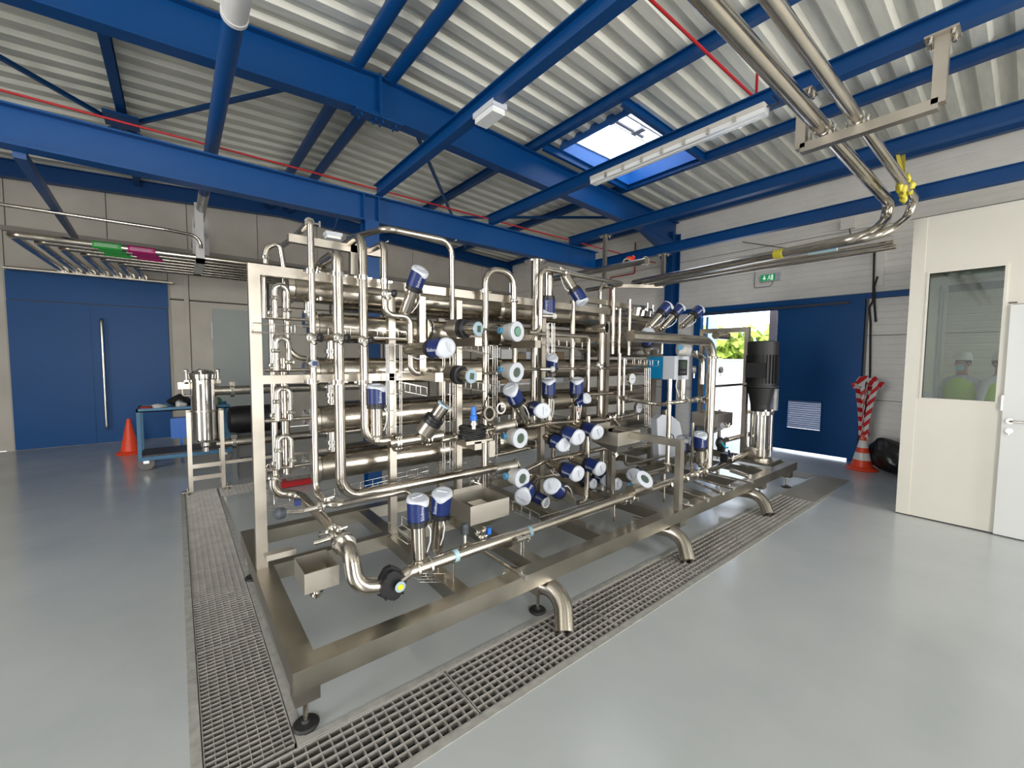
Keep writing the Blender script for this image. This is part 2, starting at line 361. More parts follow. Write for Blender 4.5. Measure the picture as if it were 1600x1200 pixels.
# right wall (X = XW): ribbed sandwich panels, big blue door frame
rw = thing('wall_right', None, None); rw['kind'] = 'structure'
def ribpan(y0, y1, z0, z1):
    g = MB(); pr = [(z0, 0)]; z = z0+.03
    while z < z1-.05: pr += [(z, 0), (z+.006, .008), (z+.018, .008), (z+.024, 0)]; z += .10
    pr += [(z1, 0)]
    vs = []; fs = []
    for i, (zz, dx) in enumerate(pr): vs += [(XW+dx, y0, zz), (XW+dx, y1, zz)]
    for i in range(len(pr)-1): fs.append((2*i, 2*i+1, 2*i+3, 2*i+2))
    g.add(vs, fs); g.box((XW+.012, y0, z0), (XW+.06, y1, z1)); g.build('panel', WALLW, rw)
def rcol(y0, y1, zs):
    for i in range(len(zs)-1): ribpan(y0, y1, zs[i]+.006, zs[i+1]-.006)
rcol(YB, 1.64, (0, 1.0, 2.0, 2.57)); rcol(YB, 5.4, (2.66, 3.66, 4.66)); rcol(5.4, YW, (0, .66, 1.66, 2.66, 3.66, 4.66)); rcol(4.35, 5.4, (0, 1.0, 2.0, 2.57))
MB().box((XW+.02, YB, 2.55), (XW+.1, YW, 4.8)).box((XW+.05, YB, 0), (XW+.1, 1.7, 2.57)).box((XW+.05, 4.4, 0), (XW+.1, YW, 2.57)).build('backing', mat('joint_grey', (.25, .25, .24), .8), rw)
fd = struct_root('door_3')
MB().box((XW-.06, 1.68, 0), (XW+.06, 1.80, 2.64)).build('door_frame', BLUED, fd)
MB().box((XW-.06, 4.28, 0), (XW+.06, 4.42, 2.64)).build('door_frame', BLUED, fd)
MB().box((XW-.05, .9, 2.57), (XW+.02, 5.3, 2.65)).build('lintel_rail', BLUED, fd)
MB().box((XW-.035, 1.80, 2.50), (XW+.02, 4.28, 2.57)).build('door_head', BLUED, fd)
MB().box((XW-.055, 1.88, 2.515), (XW-.03, 4.2, 2.545)).build('door_track', mat('track_dark', (.05, .045, .05), .5), fd)
leaf = MB().box((XW-.03, 1.79, .04), (XW+.015, 2.165, 2.51)).box((XW-.03, 2.68, .04), (XW+.015, 2.90, 2.51)).box((XW-.03, 2.165, .04), (XW+.015, 2.68, .42)).box((XW-.03, 2.165, .93), (XW+.015, 2.68, 2.51)).build('door_leaf', BLUED, fd)
MB().box((XW-.035, 2.885, .04), (XW+.02, 2.905, 2.48)).build('edge_strip', GALV, leaf)
g = MB(); g.box((XW-.042, 2.165, .42), (XW-.03, 2.18, .93)); g.box((XW-.042, 2.665, .42), (XW-.03, 2.68, .93)); g.box((XW-.042, 2.165, .42), (XW-.03, 2.68, .435)); g.box((XW-.042, 2.165, .915), (XW-.03, 2.68, .93))
g.build('vent_frame', BLUED, leaf)
LOUV = mat('louvre_blue_daylit', (.42, .48, .62), .35)  # door blue made pale: daylight leaking past the slats is in the colour
for k in range(13):
    z = .445+k*.0365; MB().bar((XW-.010, 2.17, z+.012), (XW-.010, 2.675, z+.012), .036, .003, (-.92, 0, .40)).build('louvre_slat', LOUV, leaf)
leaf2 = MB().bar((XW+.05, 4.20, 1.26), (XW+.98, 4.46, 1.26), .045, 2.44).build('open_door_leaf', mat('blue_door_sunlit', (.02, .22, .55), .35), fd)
MB().box((XW+.3, 3.00, 0), (XW+.42, 3.14, 2.9)).build('door_mullion', TAN, fd)

# walls behind the camera with gate openings added to let light in
bw = MB(); bw.box((XB, YB-.1, 0), (-2.5, YB, 4.9)); bw.box((.1, YB-.1, 0), (4.2, YB, 4.9)); bw.box((6.2, YB-.1, 0), (XW, YB, 4.9)); bw.box((-2.5, YB-.1, 4.15), (6.2, YB, 4.9)); struct(bw, 'wall_back', WALLD)
bw = MB(); bw.box((XB-.1, YB, 0), (XB, .1, 4.9)); bw.box((XB-.1, 2.7, 0), (XB, YW, 4.9)); bw.box((XB-.1, .1, 4.15), (XB, 2.7, 4.9)); struct(bw, 'wall_side', WALLD)

# ---- roof: trapezoidal deck in sheets, cut round the roof light
SX0, SX1, SY0, SY1 = 4.66, 6.30, 3.32, 4.62
prof = []; y = YB
while y < YW+.2:
    prof += [(y, 0), (y+.11, 0), (y+.145, .045), (y+.245, .045)]; y += .28
def deck(mb, x0, x1, ya, yb):
    P = [(ya, None)]+[p for p in prof if ya < p[0] < yb]+[(yb, None)]
    def hh(yy):
        k = (yy-YB) % .28
        return 0 if k <= .11 else ((k-.11)/.035*.045 if k < .145 else (.045 if k <= .245 else (.28-k)/.035*.045))
    vs = []; fs = []
    for yy, h in P:
        for x in (x0, x1): vs.append((x, yy, deckz(x)+(hh(yy) if h is None else h)))
    for i in range(len(P)-1): fs.append((2*i, 2*i+2, 2*i+3, 2*i+1))
    mb.add(vs, fs)
cm = MB()
for x0, x1 in ((XB, RX), (RX, SX0), (SX1, XW+.1)): deck(cm, x0, x1, YB, YW)
deck(cm, SX0, SX1, YB, SY0); deck(cm, SX0, SX1, SY1, YW)
struct(cm, 'ceiling', DECK)
w1 = struct_root('window_1')                                    # roof light
zk = deckz(SX1)-.07; zk0 = deckz(SX0)-.07; zt = 5.16
cb = MB(); cb.box((SX0-.03, SY0-.03, zk0), (SX0, SY1+.03, zt)); cb.box((SX1, SY0-.03, zk), (SX1+.03, SY1+.03, zt))
for ya in (SY0-.03, SY1): cb.prism([(SX0, ya, zk0), (SX1, ya, zk), (SX1, ya, zt), (SX0, ya, zt)], (0, 0, 0), (0, .03, 0))
cb.build('window_frame', mat('curb_blue_skylit', (.012, .12, .42), .4), w1)  # same paint as the beams, lightened to carry the skylight falling on it
cl = MB(); cl.box((SX0, SY0, 4.98), (SX0+.02, SY1, zt)); cl.box((SX1-.02, SY0, 4.9), (SX1, SY1, zt)); cl.box((SX0, SY1-.02, 4.94), (SX1, SY1, zt)); cl.build('curb_lining', WHITEP, w1)
dm = MB(); nxx, nyy = 10, 8; vs = []; fs = []
for i in range(nxx+1):
    for j in range(nyy+1):
        a = i/nxx*2-1; b2 = j/nyy*2-1; vs.append((SX0+(SX1-SX0)*i/nxx, SY0+(SY1-SY0)*j/nyy, zt+.22*(1-a**4)*(1-b2**4)))
for i in range(nxx):
    for j in range(nyy): q = i*(nyy+1)+j; fs.append((q, q+1, q+nyy+2, q+nyy+1))
dm.add(vs, fs, True); dm.build('pane', DOME, w1)
hb = MB(); hb.cyl((SX0, SY0+.50, 5.08), (SX1, SY0+.50, 5.08), .012, 8); hb.cyl((SX0, SY0+.42, 5.10), (SX1, SY0+.42, 5.10), .012, 8); hb.cyl((SX0+.1, SY0+.66, 5.06), (SX0+1.1, SY0+.66, 5.06), .03, 10); hb.cyl((SX0, SY0+.80, 5.12), (SX1, SY0+.80, 5.12), .008, 6)
hb.box((SX0+.30, SY0+.60, 5.02), (SX0+.42, SY0+.74, 5.12)); hb.box((SX0+.85, SY0+.5, 5.03), (SX0+.95, SY0+.70, 5.10)); hb.build('opening_gear', LAMPB, w1, 'grey opening gear bars under the glazing')

# ---- steel structure
def ibeam(p, q, h, wd, tf=.012, tw=.009):
    mb = MB(); p, q = V(p), V(q); zz = V((0, 0, 1))
    mb.bar(p+zz*(h/2-tf/2), q+zz*(h/2-tf/2), wd, tf); mb.bar(p-zz*(h/2-tf/2), q-zz*(h/2-tf/2), wd, tf); mb.bar(p, q, tw, h-2*tf+.002)
    return mb
YR = 4.87
def beam(mb, label, name='steel_beam', cat='beam', M_=BLUE, group=None): return solo(mb, name, M_, label, cat, group)
th = thing('roof_rafter', 'deep blue sloping roof rafter with a bolted splice plate at the ridge', 'rafter', (RX, YR, 4.3))
for x in (XB, XW-.1):
    a = V((RX, YR, 4.575)); b2 = V((x, YR, 4.575-.05*abs(x-RX)))
    ibeam(a, b2, .43, .16, .016).build('rafter_half', BLUE, th)
sp = MB(); sp.box((RX-.012, YR-.1, 4.33), (RX+.012, YR+.1, 4.80)); sp.box((RX-.28, YR-.085, 4.325), (RX+.28, YR+.085, 4.35)); sp.build('splice_plate', BLUE, th)
for dx in (-.2, -.04, .04, .2):
    for dy in (-.05, .05): MB().cyl((RX+dx, YR+dy, 4.29), (RX+dx, YR+dy, 4.33), .012, 6).build('bolt', BLUE, th)
gable = MB(); ibm = ibeam((RX, YW-.12, 4.80), (XB, YW-.12, 4.80-.055*(RX-XB)), .28, .14); gable.v += ibm.v; gable.f += ibm.f; gable.sm += ibm.sm
ib2 = ibeam((RX, YW-.12, 4.80), (XW, YW-.12, 4.80-.055*(XW-RX)), .28, .14); gable.add(ib2.v, ib2.f); beam(gable, 'dark blue gable rafter along the top of the left wall', 'gable_rafter', 'rafter')
th = thing('floor_column', 'blue steel column standing behind the pipe skid under the long cross beam', 'column', (1.79, 4.87, 0))
ic = MB(); ic.box((1.71, 4.79, 0), (1.87, 4.80, 3.15)); ic.box((1.71, 4.94, 0), (1.87, 4.95, 3.15)); ic.box((1.785, 4.80, 0), (1.795, 4.94, 3.15)); ic.build('column_shaft', BLUE, th)
MB().box((1.66, 4.72, 0), (1.92, 5.02, .015)).build('base_plate', BLUE, th)
lb = thing('cross_beam', 'long bright blue I-beam crossing the room above the skid', 'beam', (1.8, YR, 3.3))
ibeam((XB, YR, 3.30), (5.75, YR, 3.30), .30, .15, .014).build('beam_body', BLUE, lb)
stf = MB(); stf.box((1.70, YR-.073, 3.165), (1.71, YR-.005, 3.435)); stf.box((1.87, YR-.073, 3.165), (1.88, YR-.005, 3.435)); stf.build('stiffener_plate', BLUE, lb)
ends = [(1.88, 'long blue beam carrying the emergency light overhead'), (3.47, 'blue beam carrying the fluorescent batten and pipe hanger'), (5.09, 'blue beam just right of the roof light running toward the booth')]
for x, lab in ends: beam(ibeam((x, YR, 3.52), (x, YB, 3.52), .13, .085, .009), lab, 'runway_beam')
beam(ibeam((5.80, YR+.1, 3.265), (5.80, YB, 3.265), .14, .085, .009), 'lowest blue beam running in front of the right wall', 'runway_beam')
# purlins on the rafter
for x, lab in ((4.26, 'blue roof purlin on the near side of the roof light'), (6.36, 'blue roof purlin on the far side of the roof light'), (8.27, 'dark blue eaves purlin along the top of the right wall'), (-.45, 'blue roof purlin left of the ridge crossing the wind bracing')):
    z = deckz(x)-.075; beam(ibeam((x, YB, z), (x, YW, z), .13, .09, .009), lab, 'roof_purlin', 'purlin')
for x, lab in ((1.66, 'left one of the two round blue ridge tubes'), (2.05, 'right one of the two round blue ridge tubes')):
    beam(MB().cyl((x, YB, 4.83), (x, YW, 4.83), .07, 16), lab, 'ridge_tube', 'purlin')
for yy, lab in ((SY0-.05, 'short blue trimmer at the near end of the roof light'), (SY1+.05, 'short blue trimmer at the far end of the roof light')):
    beam(ibeam((4.30, yy, 4.72), (6.32, yy, 4.64), .11, .06, .008), lab, 'roof_trimmer', 'beam')
# wind bracing
def brace(a, b2, label, hub=True):
    beam(MB().bar(a, b2, .045, .045), label, 'wind_brace', 'brace')
brace((-2.4, 5.6, 4.66), (.9, 9.5, 4.72), 'thin blue diagonal brace falling right across the upper left roof')
brace((1.5, 5.1, 4.76), (-1.3, 9.0, 4.65), 'thin blue diagonal brace rising right across the upper left roof')
solo(MB().box((-.62, 7.35, 4.62), (-.28, 7.75, 4.65)), 'gusset_plate', BLUE, 'blue gusset plate where the upper left braces cross', 'plate')
brace((2.35, 5.1, 4.72), (6.1, 9.6, 4.55), 'thin blue diagonal brace between the ridge tubes and roof light purlin')
brace((7.6, 5.1, 4.5), (3.3, 9.4, 4.68), 'thin blue diagonal brace crossing behind the cross beam')
kb = MB().bar(at(30, 240, Y=4.95), at(118, 372, Y=9.9), .07, .07); beam(kb, 'dark blue diagonal strut dropping from the cross beam to the left wall', 'diagonal_strut', 'brace')
# corner column on the right wall, haunch
th = thing('wall_column', 'blue steel column against the right wall left of the open door', 'column', (8.25, 4.87, 0))
MB().box((8.08, 4.79, 0), (8.095, 4.95, 4.25)).box((8.365, 4.79, 0), (8.38, 4.95, 4.25)).box((8.09, 4.862, 0), (8.37, 4.878, 4.25)).box((8.09, 4.79, 0), (8.10, 4.95, 4.25)).build('column_shaft', BLUE, th)
MB().prism([(8.08, 4.80, 3.75), (8.08, 4.80, 4.1), (7.0, 4.80, 4.12)], (0, 0, 0), (0, .14, 0)).build('haunch_plate', BLUE, th)
th = MB().bar((7.5, 4.9, 4.1), (8.1, 4.9, 3.5), .08, .06); beam(th, 'short blue knee brace at the top of the wall column', 'knee_brace', 'brace')

# red sprinkler pipes
solo(MB().tube([(-6, 5.2, 3.68), (8.1, 5.2, 3.68)], .011, 8), 'red_pipe', REDP, 'thin red pipe running behind the long cross beam', 'pipe')
solo(MB().tube([(XB, 1.87, 4.2), (4.6, 1.87, 4.2), (4.6, 1.87, 4.7)], .013, 8, bend=.05), 'red_pipe', REDP, 'thin red pipe hanging high over the roof light purlin', 'pipe')
solo(MB().tube([(8.36, 5.9, 4.3), (8.36, 5.9, 3.6), (8.36, 6.6, 3.6), (8.36, 6.6, 1.5)], .014, 8), 'red_pipe', REDP, 'thin red drop pipe on the right wall beyond the column', 'pipe')
# round overhead pipe, white / blue / bare
th = thing('overhead_pipe', 'straight round pipe overhead painted white then blue then bare metal', 'pipe', (.34, 5, 3.65))
MB().cyl((.34, YB, 3.65), (.34, 3.12, 3.65), .068, 20).build('white_section', GREYW, th, 'white painted near section')
MB().cyl((.34, 3.12, 3.65), (.34, 6.6, 3.65), .058, 20).build('blue_section', BLUE, th)
MB().cyl((.34, 6.6, 3.65), (.34, 9.9, 3.65), .058, 20).build('bare_section', GALV, th)
MB().lathe([(0, .074), (.03, .074)], (.34, 3.10, 3.65), (0, 1, 0), 20).build('joint_ring', GREYW, th)
pb = at(310, 350, Y=9.2)
solo(MB().box((pb.x-.09, 9.0, 3.0), (pb.x+.13, 9.12, 3.95)), 'hanger_post', GREYW, 'white box section hanger above the left pipe rack', 'bracket')
#=SKID=
# ---------------------------------------------------------------- skid frame
sk = thing('skid_frame', 'brushed stainless steel base frame of box section carrying all the piping', 'frame', (3.2, 2.7, .28))
def rail(a, b2, nm='base_rail', M_=FRAMED): return MB().box(a, b2).build(nm, M_, sk)
ZB, ZT = .233, .33
rail((.325, 1.795, ZB), (6.05, 1.895, ZT)); rail((.425, 3.45, ZB), (6.05, 3.55, ZT)); rail((.325, 1.895, ZB), (.425, 3.55, ZT)); rail((5.95, 1.895, ZB), (6.05, 3.45, ZT)); rail((.425, 2.84, ZB), (5.95, 2.91, ZT))
for x in (1.14, 1.70, 2.36, 3.1, 3.85, 4.6, 5.3): rail((x, 1.895, ZB+.01), (x+.09, 3.45, ZT-.002), 'cross_rail')
FT = [(.39, 1.90), (1.74, 1.89), (3.44, 1.91), (5.2, 1.9), (5.98, 1.88), (.385, 3.45), (1.9, 3.45), (3.6, 3.45), (5.9, 3.45)]
for i, (x, y) in enumerate(FT):
    MB().box((x-.05, y-.05, .135), (x+.05, y+.05, ZB)).build('foot_block', FRAME, sk)
    s_ = MB().cyl((x, y, .02), (x, y, .135), .011, 10).build('foot_screw', STEEL, sk)
    MB().lathe([(0, .052), (.008, .055), (.016, .048), (.022, .02), (.03, .014)], (x, y, .0), (0, 0, 1), 24).build('foot_pad', RUBBER, s_)
YF = 2.83
def post(x0, x1, z0, z1, y0=YF, y1=YF+.05): MB().box((x0, y0, z0), (x1, y1, z1)).build('post', FRAME, sk)
post(.335, .395, ZT, 2.135); post(1.165, 1.215, ZT, 2.05); post(1.40, 1.45, 1.49, 2.05); post(1.715, 1.765, ZT, 2.05); post(2.62, 2.67, ZT, 2.0)
post(3.55, 3.60, ZT, 2.0); post(4.42, 4.50, ZT, 1.72); post(5.60, 5.66, ZT, 2.02); post(1.9, 1.96, ZT, 2.1, 3.45, 3.5); post(3.9, 3.96, ZT, 2.1, 3.45, 3.5)
MB().box((.395, YF, 2.075), (3.6, YF+.05, 2.135)).build('top_rail', FRAME, sk)
MB().box((1.9, 3.45, 2.075), (3.96, 3.50, 2.135)).build('top_rail', FRAME, sk)
MB().box((.395, YF, 1.44), (1.40, YF+.05, 1.49)).build('middle_rail', FRAME, sk)
for x, z in ((1.40, 1.47), (1.72, 1.47), (1.72, 1.72), (2.3, 1.72), (1.72, .96)):
    MB().box((x-.04, 2.52, z-.03), (x+.02, 2.83, z+.03)).build('bracket_arm', FRAME, sk, 'short horizontal bracket arm')
MB().box((5.6, 2.3, 1.96), (5.66, 2.83, 2.02)).build('top_rail', FRAME, sk); post(5.6, 5.66, .33, 2.02, 2.25, 2.30)
MB().bar(at(450, 372, Y=3.0), at(600, 398, Y=3.0), .05, .05).build('support_rail', FRAME, sk)
MB().bar(at(552, 378, Y=3.0), at(552, 430, Y=3.0), .05, .05).build('support_post', FRAME, sk)
MB().bar(at(900, 466, Y=2.9), at(985, 480, Y=2.9), .05, .05).build('support_rail', FRAME, sk)
uf = MB(); uf.box((3.25, 1.80, ZT), (3.31, 1.85, .93)); uf.box((3.25, 1.85, .87), (3.31, 2.55, .93)); uf.box((3.25, 2.50, ZT), (3.31, 2.55, .93))
uf.build('protection_hoop', FRAME, sk, 'upside-down U of box section on the front rail')

def wpx(px, p): return px/2*depth(p)/FPX
CLMP = MB(); CLMP.lathe([(-.016, .8), (-.016, 1.28), (-.006, 1.5), (.006, 1.5), (.016, 1.28), (.016, .8)], n=16)
def clamp(pt, d, r, parent, wing=True):
    mb = MB(); p = V(pt); d = V(d).normalized()
    mb.lathe([(-.014, r), (-.014, r*1.22), (-.005, r*1.42+.002), (.005, r*1.42+.002), (.014, r*1.22), (.014, r)], p, d, 16)
    if wing:
        s = d.cross(V((0, 0, 1))); s = V((0, -1, 0)) if s.length < .2 else s.normalized()
        if s.y > .2: s = -s
        q = p+s*(r*1.4); mb.cyl(q, q+s*.035, .005, 6); mb.bar(q+s*.03-d.cross(s)*.018, q+s*.03+d.cross(s)*.018, .006, .012)
    return mb.build('clamp', BRIGHT, parent)
def pipe(spec, wp, label, clamps=(), M_=STEEL, n=14, bend=None, cat='pipe', group=None, extra=None, name='steel_pipe'):
    P = route(spec) if isinstance(spec, str) else [V(p) for p in spec]
    r = wpx(wp, P[0]) if wp > 1 else wp
    t_ = thing(name, label, cat, P[0], group)
    MB().tube(P, r, n, bend).build('pipe_run', M_, t_)
    for c in clamps:                                            # (segment index, fraction)
        i = int(c); f = c-i; a, b2 = P[i], P[i+1]; clamp(a.lerp(b2, f), b2-a, r, t_)
    if extra: extra(t_, P, r)
    return t_
def ends(t_, P, r): clamp(P[0], P[1]-P[0], r, t_); clamp(P[-1], P[-2]-P[-1], r, t_)
def ucl(zs):
    def f(t_, P, r):                                            # pipe clips on the rails, bright bands with a nut
        for (u, v, y) in zs:
            q = at(u, v, Y=y); mb = MB().lathe([(-.014, r+.001), (-.014, r+.006), (.014, r+.006), (.014, r+.001)], q, (0, 0, 1), 16)
            mb.box((q.x-r-.022, y-.005, q.z-.007), (q.x-r, y+.005, q.z+.007)); mb.box((q.x+r, y-.005, q.z-.007), (q.x+r+.028, y+.005, q.z+.007)); mb.cyl((q.x+r+.022, y-.02, q.z), (q.x+r+.022, y+.02, q.z), .007, 6)
            mb.build('pipe_clip', BRIGHT, t_)
    return f
# ---- four/five tall verticals at the left
pipe('485,352,2.74 z770 +y-.30 x640 z778', 10, 'tall slim pipe nearest the corner post ending above the first blue valve', extra=ucl([(484, 424, 2.74), (485, 596, 2.74)]), bend=.07)
pipe([at(485, 352, Y=2.74), at(485, 346, Y=2.74), at(485, 346, Y=2.74)+V((0, .45, 0)), at(485, 346, Y=2.74)+V((-.02, .75, 0))], 10, 'sloping top return of the pipe nearest the corner post', clamps=(1.05,), bend=.06)
pipe([at(500, 470, Y=3.1), at(500, 470, Y=3.1)+V((0, 0, .22))]+[V((at(527, 420, Y=2.73).x, 3.05, at(527, 396, Y=2.73).z)), at(527, 396, Y=2.73)]+route('527,420,2.73 z778 x790'), 15, 'thick vertical pipe with a swan neck top sweeping right along the bottom', extra=ucl([(527, 429, 2.73), (527, 597, 2.73)]), bend=.13)
pipe([at(566, 366, Y=2.74)+V((-.02, .8, -.02)), at(566, 366, Y=2.74)+V((0, .35, 0)), at(566, 366, Y=2.74)]+route('566,366,2.74 z692 x612'), 11.5, 'vertical pipe third from the corner post bending right at knee height', extra=ucl([(566, 434, 2.74), (565.5, 597, 2.74)]), bend=.11)
pipe([at(600, 380, Y=2.74)+V((-.0, .6, 0)), at(600, 380, Y=2.74)]+route('600,380,2.74 z492 x641 z583 x655'), 9, 'slim stepped pipe running down beside the tilted blue valve', clamps=(1.15,), extra=ucl([(600, 440, 2.74)]), bend=.06)
pipe([at(706, 376, Y=2.8)+V((-.62, .45, 0)), V((at(604, 378, Y=2.8).x, 2.8, at(706, 378, Y=2.8).z)), at(706, 378, Y=2.8)]+route('706,378,2.8 z503'), 9, 'slim pipe arching right over the top above the tilted valve', clamps=(2.2,), bend=.10)
pipe('757,790,2.76 z419 x803 z506', 10, 'tall inverted U pipe left of the top round transmitter', clamps=(2.55,), bend=.12, extra=ucl([(757, 455, 2.76)]))
pipe('804,538,2.86 z655', 8, 'short vertical pipe behind the top two round transmitters')
pipe('834,660,2.86 z408', 13, 'thick riser topped by an open flange under the cross beam', n=18, extra=lambda t_, P, r: MB().lathe([(-.016, r), (-.016, r*2.6), (.0, r*2.6), (.0, r*1.3), (.012, r*1.3), (.012, r*.9)], P[-1], (0, 0, 1), 24).build('flange', BRIGHT, t_))
pipe('826,519,2.66 x844 z419 x975 +y.5', 8, 'thin pipe looping up and running right under the cross beam', bend=.07, clamps=(2.25,))
pipe('893,594,2.84 z470', 9, 'vertical pipe standing directly above the valve with stickers')
pipe('832,521,2.72 x920 z612', 7, 'thin pipe turning down left of the open flanged nozzle', bend=.05, clamps=(1.55,))
pipe('937,650,2.9 z492', 10.5, 'thick vertical pipe passing behind the open flanged nozzle')
pipe('937,492,2.9 z444 X3.75', 6, 'thin pipe hooking right at the top of the thick vertical', bend=.07)
pipe('956,553,2.85 z440', 7.5, 'flanged standpipe beside the round manway tank', extra=lambda t_, P, r: MB().lathe([(-.01, r), (-.01, r*1.9), (.004, r*1.9)], P[-1], (0, 0, 1), 20).build('flange', BRIGHT, t_))
pipe('967,555,2.8 z482', 4.5, 'left thin rod pipe in front of the manway tank'); pipe('982,555,2.8 z468', 5.5, 'right thin rod pipe in front of the manway tank')
pipe('966,648,2.7 z552', 5.5, 'left of two thin drops below the manway tank'); pipe('973,648,2.78 z560', 5, 'right of two thin drops below the manway tank')
# long horizontals of the middle area
pipe('690,585,2.74 x795', 4.5, 'thin horizontal pipe joining the second positioner and transmitter', clamps=(0.8,))
pipe('818,577,2.8 x1000', 5, 'thin horizontal pipe right of the second round transmitter')
pipe('748,514,2.74 x800', 4.5, 'short thin pipe joining the top positioner and transmitter', clamps=(0.7,))
pipe([at(690, 688, Y=2.7), at(728, 679, Y=2.7)], 9, 'pipe piece between the tilted positioner valve and clamp', clamps=(0.98,))
pipe([at(752, 674, Y=2.7), at(798, 664, Y=2.7)], 7, 'bright pipe left of the third round transmitter', clamps=(0.05,))
pipe([at(822, 667, Y=2.72), at(860, 661, Y=2.72), at(945, 656, Y=2.72), at(1006, 644, Y=2.72)], 7, 'long sloping pipe feeding the upper row of blue valves', bend=.05, clamps=(2.3,))
pipe([at(822, 735, Y=2.72), at(846, 722, Y=2.72), at(960, 697, Y=2.72)], 8, 'sloping pipe feeding the middle row of blue valves', bend=.05)
pipe([at(830, 748, Y=2.66), at(880, 739, Y=2.66)], 7, 'short pipe behind the blue valve below the fourth transmitter')
pipe('919,650,2.66 z782 x903', 8, 'bright vertical pipe bending left among the blue valves', bend=.07)
pipe('889,650,2.8 z706', 6, 'short vertical drop behind the middle blue valve row')
pipe([at(955, 650, Y=2.8), at(968, 668, Y=2.8)], 5, 'small slanting branch above the square hopper')
pipe('942,690,2.74 z740 z790', 7, 'curved drop pipe left of the square hopper'); pipe('950,698,2.6 z775', 6, 'second drop pipe left of the square hopper')
pipe('977,710,2.7 z728 x1040', 4, 'thin pipe under the square hopper bending right', bend=.05)
pipe([at(912, 617, Y=2.75), at(958, 614, Y=2.75)], 6, 'short dull pipe right of the valve with stickers')
pipe([at(973, 622, Y=2.6), at(1030, 633, Y=2.6), at(1046, 630, Y=2.2), at(1112, 621, Y=2.2)], 6, 'bent horizontal pipe under the blue controller box', bend=.1, clamps=(0.05, 2.4, 2.6))
pipe('1047,592,2.3 z736', 7, 'slim standpipe below the blue controller box', clamps=(0.25, 0.92))
pipe('1067,592,2.5 z628', 10, 'short stout riser below the blue controller box')
pipe('996,530,2.75 x1034 z553', 6, 'thin pipe bending down above the controller box', bend=.06)
pipe('985,525,2.12 x1113 z738', 17.5, 'large elbow pipe arching over the controller and down to the manifold', n=20, bend=.17, clamps=(1.12,))
pipe('1086,548,2.4 z556 x1098 z600', 9, 'curved dark pipe tucked inside the large elbow', bend=.1)
pipe('1118,524,2.5 x1136', 12, 'short capped stub pipe right of the large elbow')
pipe('1110,604,2.3 x1185', 4.5, 'thin upper pipe joining the skid and the pump'); pipe('1135,687,2.3 x1180', 8, 'lower pipe joining the skid and the pump')
pipe('1125,640,2.75 z750', 5, 'thin vertical drop right of the large elbow'); pipe('1083,660,2.3 z735', 5, 'thin standpipe between the two right hand blue valves')
pipe([at(845, 775, Y=2.9), at(900, 757, Y=2.9), at(985, 740, Y=2.9)], 8, 'dull rear pipe low behind the lower blue valves')
pipe([at(770, 712, Y=2.95), at(838, 697, Y=2.95)], 7, 'dull rear pipe behind the third round transmitter')
pipe('864,700,2.9 z782 x890', 7, 'rear drop pipe bending right beneath the middle valve row', bend=.06)
pipe('958,700,2.95 z790', 7, 'rear drop pipe under the left side of the square funnel')
pipe([at(1000, 745, Y=2.6), at(1046, 733, Y=2.6)], 11, 'short fat pipe behind the tilted front transmitter')
pipe([at(985, 700, Y=2.9), at(1060, 692, Y=2.9)], 9, 'dull horizontal pipe behind the white cover')
pipe('1040,640,3.0 z760', 9, 'dull vertical pipe behind the controller standpipe')
pipe([at(740, 700, Y=3.1), at(700, 708, Y=3.1)], 6, 'short rear pipe stub under the coiled cable')
# pale horizontal pressure housings with end plates and side ports
HZ = [2.06, 1.81, 1.50, 1.16, .82]; k = 0
pos = ('topmost', 'second from top', 'middle', 'second from bottom', 'lowest')
for row, (yh, x0, x1, rr_) in enumerate(((3.14, .74, 2.15, .098), (3.14, 2.32, 4.75, .098), (3.40, 1.0, 5.2, .098))):
    for j, z in enumerate(HZ):
        if row == 0 and j == 0: xa = .60
        else: xa = x0
        lab = '%s horizontal steel pressure housing in the %s' % (pos[j], ('front left stack', 'front right stack', 'rear row behind')[row])
        t_ = thing('pressure_housing', lab, 'pressure vessel', (xa, yh, z), 'pressure housings')
        rj = .088 if (row == 0 and j == 0) else rr_
        MB().lathe([(0, rj*.5), (.012, rj), (x1-xa-.012, rj), (x1-xa, rj*.5)], (xa, yh, z), (1, 0, 0), 28).build('housing_tube', HOUS, t_)
        if row < 2:
            MB().lathe([(-.012, rj*.3), (-.012, rj*1.08), (.022, rj*1.12), (.03, rj*1.02)], (xa, yh, z), (1, 0, 0), 28).build('end_cap', STEEL, t_)
            MB().lathe([(-.012, rj*.3), (-.012, rj*1.08), (.022, rj*1.12), (.03, rj*1.02)], (x1, yh, z), (-1, 0, 0), 28).build('end_cap', STEEL, t_)
        if row == 0 and j < 4:
            px_ = xa+.12; t2 = MB().cyl((px_, yh, z-rj-.14), (px_, yh, z-rj+.02), .027, 14)
            t2.lathe([(-.012, .027), (-.012, .04), (.012, .04), (.012, .027)], (px_, yh, z-rj-.07), (0, 0, 1), 14); t2.lathe([(-.01, .027), (-.01, .036), (.01, .036), (.01, .027)], (px_, yh, z-rj-.115), (0, 0, 1), 14)
            t2.bar((px_-.02, yh-.045, z-rj-.07), (px_+.07, yh-.045, z-rj-.07), .008, .008)
            t2.build('port_coupling', BRIGHT, t_)
